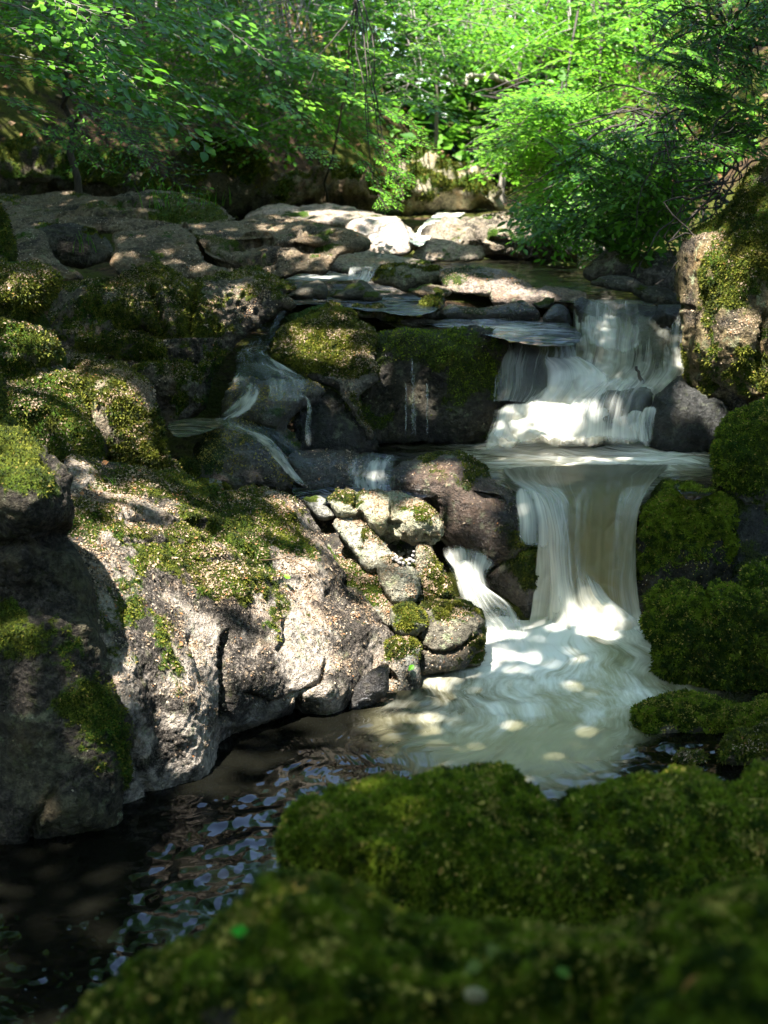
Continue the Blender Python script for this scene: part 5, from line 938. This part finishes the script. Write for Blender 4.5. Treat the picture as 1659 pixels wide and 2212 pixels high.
for g in [(720, 1490, 70), (640, 1440, 60), (600, 1340, 55), (680, 1280, 45), (770, 1370, 60), (700, 1390, 60), (560, 1160, 40), (480, 1110, 30), (330, 1080, 30), (420, 1180, 40), (520, 1200, 30), (600, 1190, 35), (650, 1120, 18), (260, 1190, 40), (340, 1250, 35), (400, 1330, 25),
          (300, 1060, 18), (230, 1030, 20), (380, 1450, 40), (420, 1530, 35), (360, 1560, 30), (300, 1400, 35), (240, 1290, 22), (440, 1610, 20), (400, 1380, 20),
          (90, 1010, 50), (120, 1060, 40), (30, 940, 45), (70, 970, 40), (210, 830, 22), (160, 900, 14), (60, 870, 12), 
          (840, 1110, 40), (910, 1120, 45), (760, 1080, 28), (740, 1140, 25), (870, 1195, 20), (800, 1210, 22), (960, 1250, 14), (880, 1340, 16), (960, 1350, 20), (680, 1100, 20), (880, 1260, 16),
          (970, 1050, 30), (900, 1020, 25), (1010, 1090, 18), (1060, 1130, 14),
          (1330, 1350, 30, None, 1), (1230, 1335, 38, None, 1), (1280, 1372, 36, None, 1), (1120, 1385, 30, None, 1), (1000, 1185, 26, None, 1), (1030, 1225, 18, None, 1), (1060, 1300, 14, None, 1), (1190, 1130, 14, None, 1), (1150, 1370, 22, None, 1), (1250, 1355, 26, None, 1), (1330, 1360, 16, None, 1), (1100, 1410, 24, None, 1), (1060, 1440, 16, None, 1), (760, 1600, 24, None, 1), (680, 1640, 24, None, 1), (850, 1570, 20, None, 1), (640, 1680, 16, None, 1),
          (1200, 935, 26, None, 1), (1100, 935, 22, None, 1), (1240, 860, 18, None, 1), (1150, 880, 12, None, 1), (1100, 905, 18, None, 1), (1180, 900, 22, None, 1), (1290, 935, 16, None, 1), (1120, 770, 12, None, 1), (1220, 790, 12, None, 1), (1230, 985, 14, None, 1), (1380, 985, 12, None, 1),
          (1570, 720, 55), (1610, 680, 40), (1520, 560, 35), (1540, 790, 30), (1500, 510, 25), (1640, 740, 30), (1510, 640, 20),
          (960, 610, 18), (1020, 615, 20), (1080, 625, 20), (1150, 625, 14), (920, 650, 10),
          (850, 380, 40), (930, 350, 50), (1000, 370, 50), (1040, 400, 40), (900, 420, 50), (980, 430, 50), (830, 510, 45), (800, 490, 40), (870, 500, 30), (700, 460, 40), (640, 460, 30), (760, 460, 30), (960, 480, 40), (1020, 480, 35), (940, 460, 40), (720, 550, 20), (640, 510, 25), (880, 460, 40), (1100, 480, 16),
          (690, 1030, 12), (60, 740, 30), (50, 860, 30), (210, 840, 28), (290, 900, 24), (60, 620, 20), (400, 680, 18), (480, 640, 14), (700, 740, 16), (640, 720, 14), (740, 760, 14), (430, 650, 10)]: gap(*g)
for g in [(1130, 60, 110, 14), (1170, 150, 70, 14), (1240, 30, 90, 15), (1360, 60, 110, 13.5), (1420, 160, 90, 13), (1300, 160, 80, 13.5), (1150, 240, 70, 12), (1220, 260, 80, 12), (1110, 320, 60, 12), (1200, 340, 70, 11.5), (1290, 330, 60, 11), (1370, 320, 60, 9.6), (1320, 420, 50, 9.6), (1220, 430, 55, 10), (1280, 500, 40, 9.5), (1460, 60, 60, 9), (1030, 40, 60, 15), (900, 150, 40, 11), (880, 300, 40, 9.4), (850, 420, 45, 9.2), (900, 60, 30, 13), (760, 150, 25, 12), (820, 230, 30, 10), (960, 230, 26, 10), (180, 130, 26, 6.9), (230, 100, 24, 6.9), (100, 60, 16, 7), (300, 180, 20, 7), (620, 120, 18, 12), (480, 60, 16, 9), (660, 250, 18, 11), (560, 260, 16, 12), (1420, 240, 50, 9), (1490, 180, 30, 8.4), (1560, 60, 20, 8.2), (1500, 310, 14, 7.5)]: gap(*g)
GP = np.array([g[0] for g in gaps]); GR_ = np.array([g[1] for g in gaps])
# --- young beeches on the far bank
B = [('slender young beech with dense mid green layered leaves over the shaded bank', 330, 16.0, (230, -40, 560, 250), 12.5, 15.5, 75, .9),
     ('young beech with dark drooping leaves above the mossy undercut', 560, 17.5, (470, -60, 800, 300), 13.5, 17, 85, .95),
     ('young beech leaning in with bright leaf tiers before the brown bank', 800, 19.0, (680, -60, 980, 230), 14, 18, 85, .95),
     ('tall sapling with dim leaves filling the darkest corner of the bank', 80, 14.5, (-60, -60, 300, 120), 11, 14, 40, .9),
     ('far beech with sunny yellow leaves high over the bend of the stream', 1180, 21.0, (980, -80, 1300, 110), 13, 19, 75, 1.0),
     ('far beech with pale trunk and thin leaves behind the leaning stem', 1010, 24.0, (880, -40, 1130, 160), 19, 23, 60, 1.2),
     ('dark-trunked tree in full sun with hanging bright leaves', 1282, 16.0, (1180, -80, 1520, 230), 12, 16, 85, .9)]
for i, (lb, bx, bY, box, ya, yb, n, L) in enumerate(B):
    b = gpt(bx, bY + 6); topx = at(bx + rng.uniform(-30, 30), -260, bY + 3)
    tree('beech_tree', lb, 'tree', b, topx, fill(*box, ya, yb, n, L, seed=i), M_LEAFY if i in (4, 6) else M_LEAF, M_BARKD if i == 6 else M_BARK, r0=.06 if i != 6 else .09, group='beeches on the far bank', twig_r=.006)
tree('leaning_tree', 'pale bare leaning stem with a long thin crooked branch before the brown bank', 'tree', gpt(1075, 20.5), at(1150, 20, 20.0), [], bark=M_BARKP, r0=.075, bend=.25,
     extra=[(wob([at(1106, 180, 20.2), at(1040, 168, 20), at(985, 175, 19.8), at(940, 170, 19.6), at(900, 140, 19.5)], 16, .12, 3), np.linspace(.05, .02, 16), 6)])
tree('leaning_tree', 'thin pale forked stem slanting up behind the central leaves', 'tree', gpt(925, 22.5), at(1000, -30, 22), [], bark=M_BARKP, r0=.05, bend=.35,
     extra=[(wob([at(955, 105, 22.2), at(930, 40, 22), at(915, -30, 22)], 10, .1, 5), np.linspace(.05, .02, 10), 6)])
tree('leaning_tree', 'short pale broken branch stub gleaming among sunny leaves', 'tree', gpt(1440, 17.5), at(1330, 72, 15.5), [], bark=M_BARKP, r0=.07, bend=.2)
# --- hanging beech boughs from trees beside the stream
def px_spray(x, y, Y, x2, y2, Y2): 
    a, b = at(x, y, Y), at(x2, y2, Y2); return (a, b - a, float(np.linalg.norm(b - a)))
tree('overhanging_beech', 'beech reaching in from the shaded bank with a long bright serrated-leaf bough', 'tree', (-4.6, 7.8, gz(-4.6, 7.8)), (-4.2, 7.6, 7.5),
     [px_spray(40, 10, 7.2, 330, 150, 6.8), px_spray(150, 90, 7.0, 480, 280, 6.8), px_spray(60, 120, 7.1, 300, 190, 6.6), px_spray(-60, 130, 7.0, 120, 160, 6.8), px_spray(40, -60, 7.2, 260, 60, 6.8), px_spray(130, 60, 7.3, 330, 120, 7.1),
      px_spray(200, -40, 7.6, 480, 60, 7.4), px_spray(330, 140, 8.5, 560, 270, 8.3), px_spray(-80, 20, 7.3, 120, 60, 7.0), px_spray(30, 130, 6.9, 240, 215, 6.6), px_spray(300, 30, 8.8, 520, 130, 8.5), px_spray(-50, 200, 7.4, 110, 230, 7.2), px_spray(100, -20, 6.9, 300, 60, 6.6), px_spray(380, -20, 9.5, 640, 120, 9.2)],
     near=True, r0=.2, bend=.2)
tree('larch_sapling', 'feathery fine-leaved branch drooping down across the black hollow of the bank', 'tree', gpt(150, 12.2), at(120, 60, 11.8),
     [px_spray(170, 230, 10.6, 395, 385, 9.6), px_spray(150, 215, 10.8, 340, 300, 10.2), px_spray(200, 250, 10.4, 370, 345, 9.9), px_spray(120, 250, 10.8, 290, 330, 10.2), px_spray(230, 230, 10.6, 360, 290, 10.3), px_spray(60, 260, 11, 230, 330, 10.5)], M_LEAF, M_BARKD, TF, near=True, r0=.05)
tree('overhanging_beech', 'slim beech sapling trailing leaf tiers in front of the sunlit bend', 'tree', gpt(700, 15.5), at(770, -80, 10.5),
     [px_spray(790, 280, 9.6, 880, 330, 9.3), px_spray(850, 300, 9.4, 940, 305, 9.2), px_spray(830, 350, 9.4, 900, 380, 9.2), px_spray(810, 320, 9.5, 865, 365, 9.3), px_spray(830, 365, 9.4, 880, 415, 9.2), px_spray(780, 340, 9.6, 840, 400, 9.3), px_spray(800, 400, 9.3, 870, 440, 9.1), px_spray(820, 420, 9.2, 830, 450, 9.0), px_spray(760, 200, 10, 950, 215, 9.6), px_spray(700, 180, 10.2, 860, 240, 9.8), px_spray(760, 100, 10, 960, 150, 9.7), px_spray(860, 210, 9.8, 1010, 245, 9.5), px_spray(640, 240, 10.6, 780, 300, 10.2), px_spray(640, 310, 10.6, 720, 345, 10.3), px_spray(540, 180, 11, 690, 250, 10.6), px_spray(620, 100, 10.6, 790, 160, 10.3), px_spray(880, 90, 10, 1010, 120, 9.7), px_spray(800, 20, 10, 960, 70, 9.7), px_spray(820, 230, 9.5, 920, 270, 9.3), px_spray(690, 20, 10.4, 850, 60, 10.1)],
     M_LEAFY, M_BARKD, near=True, r0=.018, bend=.2, limb_r=.002, twig_r=.002)
# --- bushes on the right bank
def inside(poly):
    P = np.array(poly, float)
    def f(x, y):
        c = False; j = len(P) - 1
        for i in range(len(P)):
            if (P[i, 1] > y) != (P[j, 1] > y) and x < (P[j, 0] - P[i, 0]) * (y - P[i, 1]) / (P[j, 1] - P[i, 1]) + P[i, 0]: c = not c
            j = i
        return c
    return f
tree('rhododendron_bush', 'sunlit fresh green bush arching over the far end of the green pool', 'bush', (2.15, 13.0, gz(2.15, 13.0)), at(1230, 240, 12.5),
     fill(1010, 190, 1330, 470, 10.8, 13, 130, .66, .05, seed=31, shape=inside([(1110, 210), (1200, 195), (1320, 210), (1340, 420), (1300, 470), (1200, 450), (1130, 400), (1080, 340), (1020, 360), (1070, 310), (1100, 260)])), M_LEAFY, M_BARKD, r0=.03, twig_r=.0025, near=True, limb_r=.005)
tree('rhododendron_bush', 'glossy narrow-leaved bush hanging low over the pool beside the rock wall', 'bush', (2.6, 10.2, gz(2.6, 10.2)), at(1420, 230, 9.6),
     fill(1150, 260, 1520, 545, 8.6, 10.3, 150, .52, -.1, seed=33, shape=inside([(1240, 270), (1400, 250), (1520, 300), (1500, 430), (1440, 500), (1400, 560), (1300, 530), (1240, 500), (1130, 520), (1150, 440), (1240, 420), (1230, 340)])), M_LEAFG, M_BARKD, TR, r0=.03, twig_r=.0025, near=True, limb_r=.005)
tree('rhododendron_bush', 'dark shrub with tiny glinting leaves high over the rock wall', 'bush', (3.3, 8.6, gz(3.3, 8.6)), at(1600, 60, 8.2),
     fill(1400, -60, 1720, 330, 7.4, 9.0, 110, .42, -.05, seed=35, shape=inside([(1430, -80), (1740, -80), (1740, 200), (1640, 330), (1560, 330), (1500, 240), (1410, 200), (1420, 60)])), M_LEAFG, M_BARKD, TR, r0=.03, twig_r=.0025, near=True, limb_r=.004)
tree('overhanging_beech', 'single spray of clear green leaves standing out before the dark root bank', 'tree', (3.4, 9.6, gz(3.4, 9.6)), (3.2, 9.4, 3.6),
     [px_spray(1600, 290, 7.8, 1470, 310, 7.4), px_spray(1650, 270, 7.8, 1520, 300, 7.5), px_spray(1560, 340, 7.7, 1450, 350, 7.5), px_spray(1560, 200, 8, 1440, 240, 7.6)], M_LEAF, M_BARKD, near=True, r0=.03)
# dead roots and twigs on the dark bank
rr = np.random.default_rng(5); rt = []
for k in range(46):
    x, y = rr.uniform(1480, 1660), rr.uniform(220, 470); Y = rr.uniform(7.6, 8.8)
    a = at(x, y, Y); b = at(x + rr.uniform(-120, 60), y + rr.uniform(10, 110), Y - .2); c = at(x + rr.uniform(-180, 40), y + rr.uniform(40, 180), Y - .25)
    rt.append((wob([a, b, c], 10, .06, k), np.linspace(.007, .002, 10), 4))
o = tubes('root_tangle', rt, M_BARKD); tag(o, 'tangle of bare hanging roots and twigs on the black bank over the wall', 'roots', kind=None)
# low undergrowth on the far banks
def undergrowth():
    r = np.random.default_rng(9); n = 9000; x = r.uniform(-9, 7, n); y = r.uniform(12.5, 30, n)
    z = np.array([gz(a, b) for a, b in zip(x, y)]); ok = (z > 1.75) & (fbm(np.c_[x, y, x * 0] * .8, 2) > .05)
    p = np.c_[x, y, z + .05][ok]; m = len(p); k = 4
    P = np.repeat(p, k, 0) + r.normal(size=(m * k, 3)) * [.08, .08, .05]; D = unit(r.normal(size=(m * k, 3)) * [1, 1, .5]); N = unit(r.normal(size=(m * k, 3)) * .4 + [0, -.3, 1])
    o = leaves_mesh('undergrowth', P, D, N, r.uniform(.06, .14, m * k), M_LEAF, None); tag(o, 'low leafy ground plants over the wooded banks', 'undergrowth', kind='stuff')
undergrowth()
def far_wood():
    r = np.random.default_rng(29); n = 64000; c = np.c_[r.uniform(-9, 12, n // 10), r.uniform(25, 36, n // 10), r.uniform(1.5, 10, n // 10)]
    P = (c[:, None] + r.normal(size=(n // 10, 10, 3)) * [.5, .5, .2]).reshape(-1, 3); m = len(P)
    P = P[P[:, 2] > np.array([gz(a, b) for a, b in P[:, :2]])]; m = len(P)
    o = leaves_mesh('far_foliage', P, unit(r.normal(size=(m, 3)) * [1, 1, .3]), unit(r.normal(size=(m, 3)) * .4 + [0, -.4, 1]), r.uniform(.2, .4, m), M_LEAF, None); tag(o, 'green mass of leaves closing the valley in the distance', 'foliage', kind='stuff')
far_wood()
# dead beech leaves on the banks
def bank_litter():
    r = np.random.default_rng(19); n = 16000; x = r.uniform(-9, 7, n); y = r.uniform(12.5, 30, n)
    z = np.array([gz(a, b) for a, b in zip(x, y)]); ok = z > 1.7; p = np.c_[x, y, z + .03][ok]; m = len(p)
    t = blade_material('dead_leaf', (.10, .045, .02), (.30, .15, .07), (.38, .24, .14), .2, .8)
    o = leaves_mesh('dead_leaves', p, unit(r.normal(size=(m, 3)) * [1, 1, .3]), unit(r.normal(size=(m, 3)) * .4 + [0, -.5, 1]), r.uniform(.07, .12, m), t, None); tag(o, 'brown dead beech leaves covering the wooded banks', 'leaf litter', kind='stuff')
bank_litter()
print('trees', time.time() - T00)
# ================================================================== light and the canopy that dapples it
def canopy_leaves(x0, x1, y0, y1, z0, z1, n, seed, cl=.45, size=(.13, .22)):
    r = np.random.default_rng(seed); nc = n // 14
    c = np.c_[r.uniform(x0, x1, nc), r.uniform(y0, y1, nc), r.uniform(z0, z1, nc)]
    P = (c[:, None] + r.normal(size=(nc, 14, 3)) * [cl, cl, cl * .35]).reshape(-1, 3)
    keep = np.ones(len(P), bool)
    for g, rad in zip(GP, GR_):
        w = P - g; t = w @ SUN; q = np.linalg.norm(w - t[:, None] * SUN, axis=1)
        keep &= ~((q < rad) & (t > 0))
    keep |= r.random(len(P)) < .02
    # stay above the photograph's view
    el = (P[:, 2] - H) / np.maximum(P[:, 1], .5)
    keep &= (el > .145) | (P[:, 1] < .3) | (np.abs(P[:, 0]) > .34 * P[:, 1] + 1.2)
    keep &= np.linalg.norm(P - [0, 0, H], axis=1) > 2.5
    keep &= ~((P[:, 1] > 8.5) & (P[:, 0] > -1.3) & (P[:, 0] < 2.6))
    P = P[keep]; m = len(P)
    D = unit(r.normal(size=(m, 3)) * [1, 1, .25]); N = unit(r.normal(size=(m, 3)) * .35 + SUN)
    return P, D, N, r.uniform(*size, m)
def canopy_tree(label, base, top, box, n, seed):
    root = empty('canopy_beech', tuple(base)); b = np.array(base); tag(root, label, 'tree', 'tall beeches roofing the stream')
    tr = wob([b - [0, 0, .5], b, (b + np.array(top)) / 2, top], 16, .2, seed); tubes('trunk', [(tr - b, np.linspace(.28, .08, 16), 10)], M_BARK, root)
    P, D, N, S = canopy_leaves(*box, n, seed)
    r = np.random.default_rng(seed); lm = []
    for k in range(10):
        j = r.integers(8, 15); e = np.array([r.uniform(box[0], box[1]), r.uniform(box[2], box[3]), r.uniform(box[4], box[5])])
        if (GP.shape[0] and min(np.linalg.norm((e - g) - ((e - g) @ SUN) * SUN) for g in GP) < .25): continue
        lm.append((wob([tr[j], (tr[j] + e) / 2 + [0, 0, .5], e], 10, .12, k + seed) - b, np.linspace(.07, .015, 10), 6))
    if lm: tubes('branch', lm, M_BARK, root)
    leaves_mesh('leaves', P - b, D, N, S * (1.5 if seed > 205 else 1), M_LEAF, root)
CT = [('tall beech beyond the frame edge roofing the near pool', (-5.2, 3.5, gz(-5.2, 3.5)), (-4.5, 4, 9), (-6.5, 0.4, -5, 4, 6.0, 8.2), 20000),
      ('tall beech beyond the frame edge roofing the moss bank', (4.8, 3.0, gz(4.8, 3)), (4, 3.5, 9), (-1.2, 4.6, -5, 4, 5.8, 8.4), 17000),
      ('tall beech beyond the frame edge roofing the small cascade', (-6.5, 9.5, gz(-6.5, 9.5)), (-5.5, 9.5, 9.5), (-7.5, .4, 3, 11, 6.0, 8.4), 29000),
      ('tall beech beyond the frame edge roofing the upper falls', (5.6, 9.5, gz(5.6, 9.5)), (4.5, 9.5, 9.5), (-.8, 5.6, 3, 11, 6.2, 8.6), 14000),
      ('tall beech on the bank top shading the wooded corner', (-7.5, 17, gz(-7.5, 17)), (-6, 17, 12), (-10, -1, 10, 22, 7.0, 10), 30000),
      ('tall beech on the bank top behind the sunny bushes', (6.5, 18, gz(6.5, 18)), (5, 18, 12), (1, 9, 10, 24, 7.6, 11), 7000)]
CT += [('dark beech behind the viewpoint closing the gorge', (-3, -6, gz(-3, -6)), (-3, -6, 9), (-8, 0.5, -10, -3.8, 0.3, 8), 8000),  # unseen leaf walls, added to block sky light on faces towards the camera
       ('dark beech behind the viewpoint over the moss bank', (3.5, -6, gz(3.5, -6)), (3.5, -6, 9), (-.5, 8, -10, -3.8, 0.3, 8), 8000)]
for i, a in enumerate(CT): canopy_tree(*a, seed=200 + i)
el = math.asin(SUN[2]); az = math.atan2(SUN[0], SUN[1])
sl = bpy.data.lights.new('sun', 'SUN'); sl.energy = 4.4; sl.angle = math.radians(.55); sl.color = (1, .965, .90)
so = bpy.data.objects.new('sun', sl); COL.objects.link(so)
from mathutils import Vector
so.rotation_euler = Vector(SUN).to_track_quat('Z', 'Y').to_euler()
w = bpy.data.worlds.new('World'); sc.world = w; w.use_nodes = True; nt = w.node_tree
sk = nt.nodes.new('ShaderNodeTexSky'); sk.sky_type = 'NISHITA'; sk.sun_disc = False; sk.sun_elevation = el; sk.sun_rotation = az
bg = nt.nodes['Background']; bg.inputs[1].default_value = .135; nt.links.new(sk.outputs[0], bg.inputs[0])
sc.view_settings.view_transform = 'Standard'; sc.view_settings.look = 'None'; sc.view_settings.exposure = EXPOSURE; sc.view_settings.gamma = 1
sc.cycles.max_bounces = 7; sc.cycles.diffuse_bounces = 3; sc.cycles.glossy_bounces = 3; sc.cycles.transmission_bounces = 4; sc.cycles.transparent_max_bounces = 16
sc.cycles.use_denoising = True; sc.cycles.sample_clamp_indirect = 6; sc.cycles.caustics_reflective = False; sc.cycles.caustics_refractive = False
print('done', time.time() - T00)
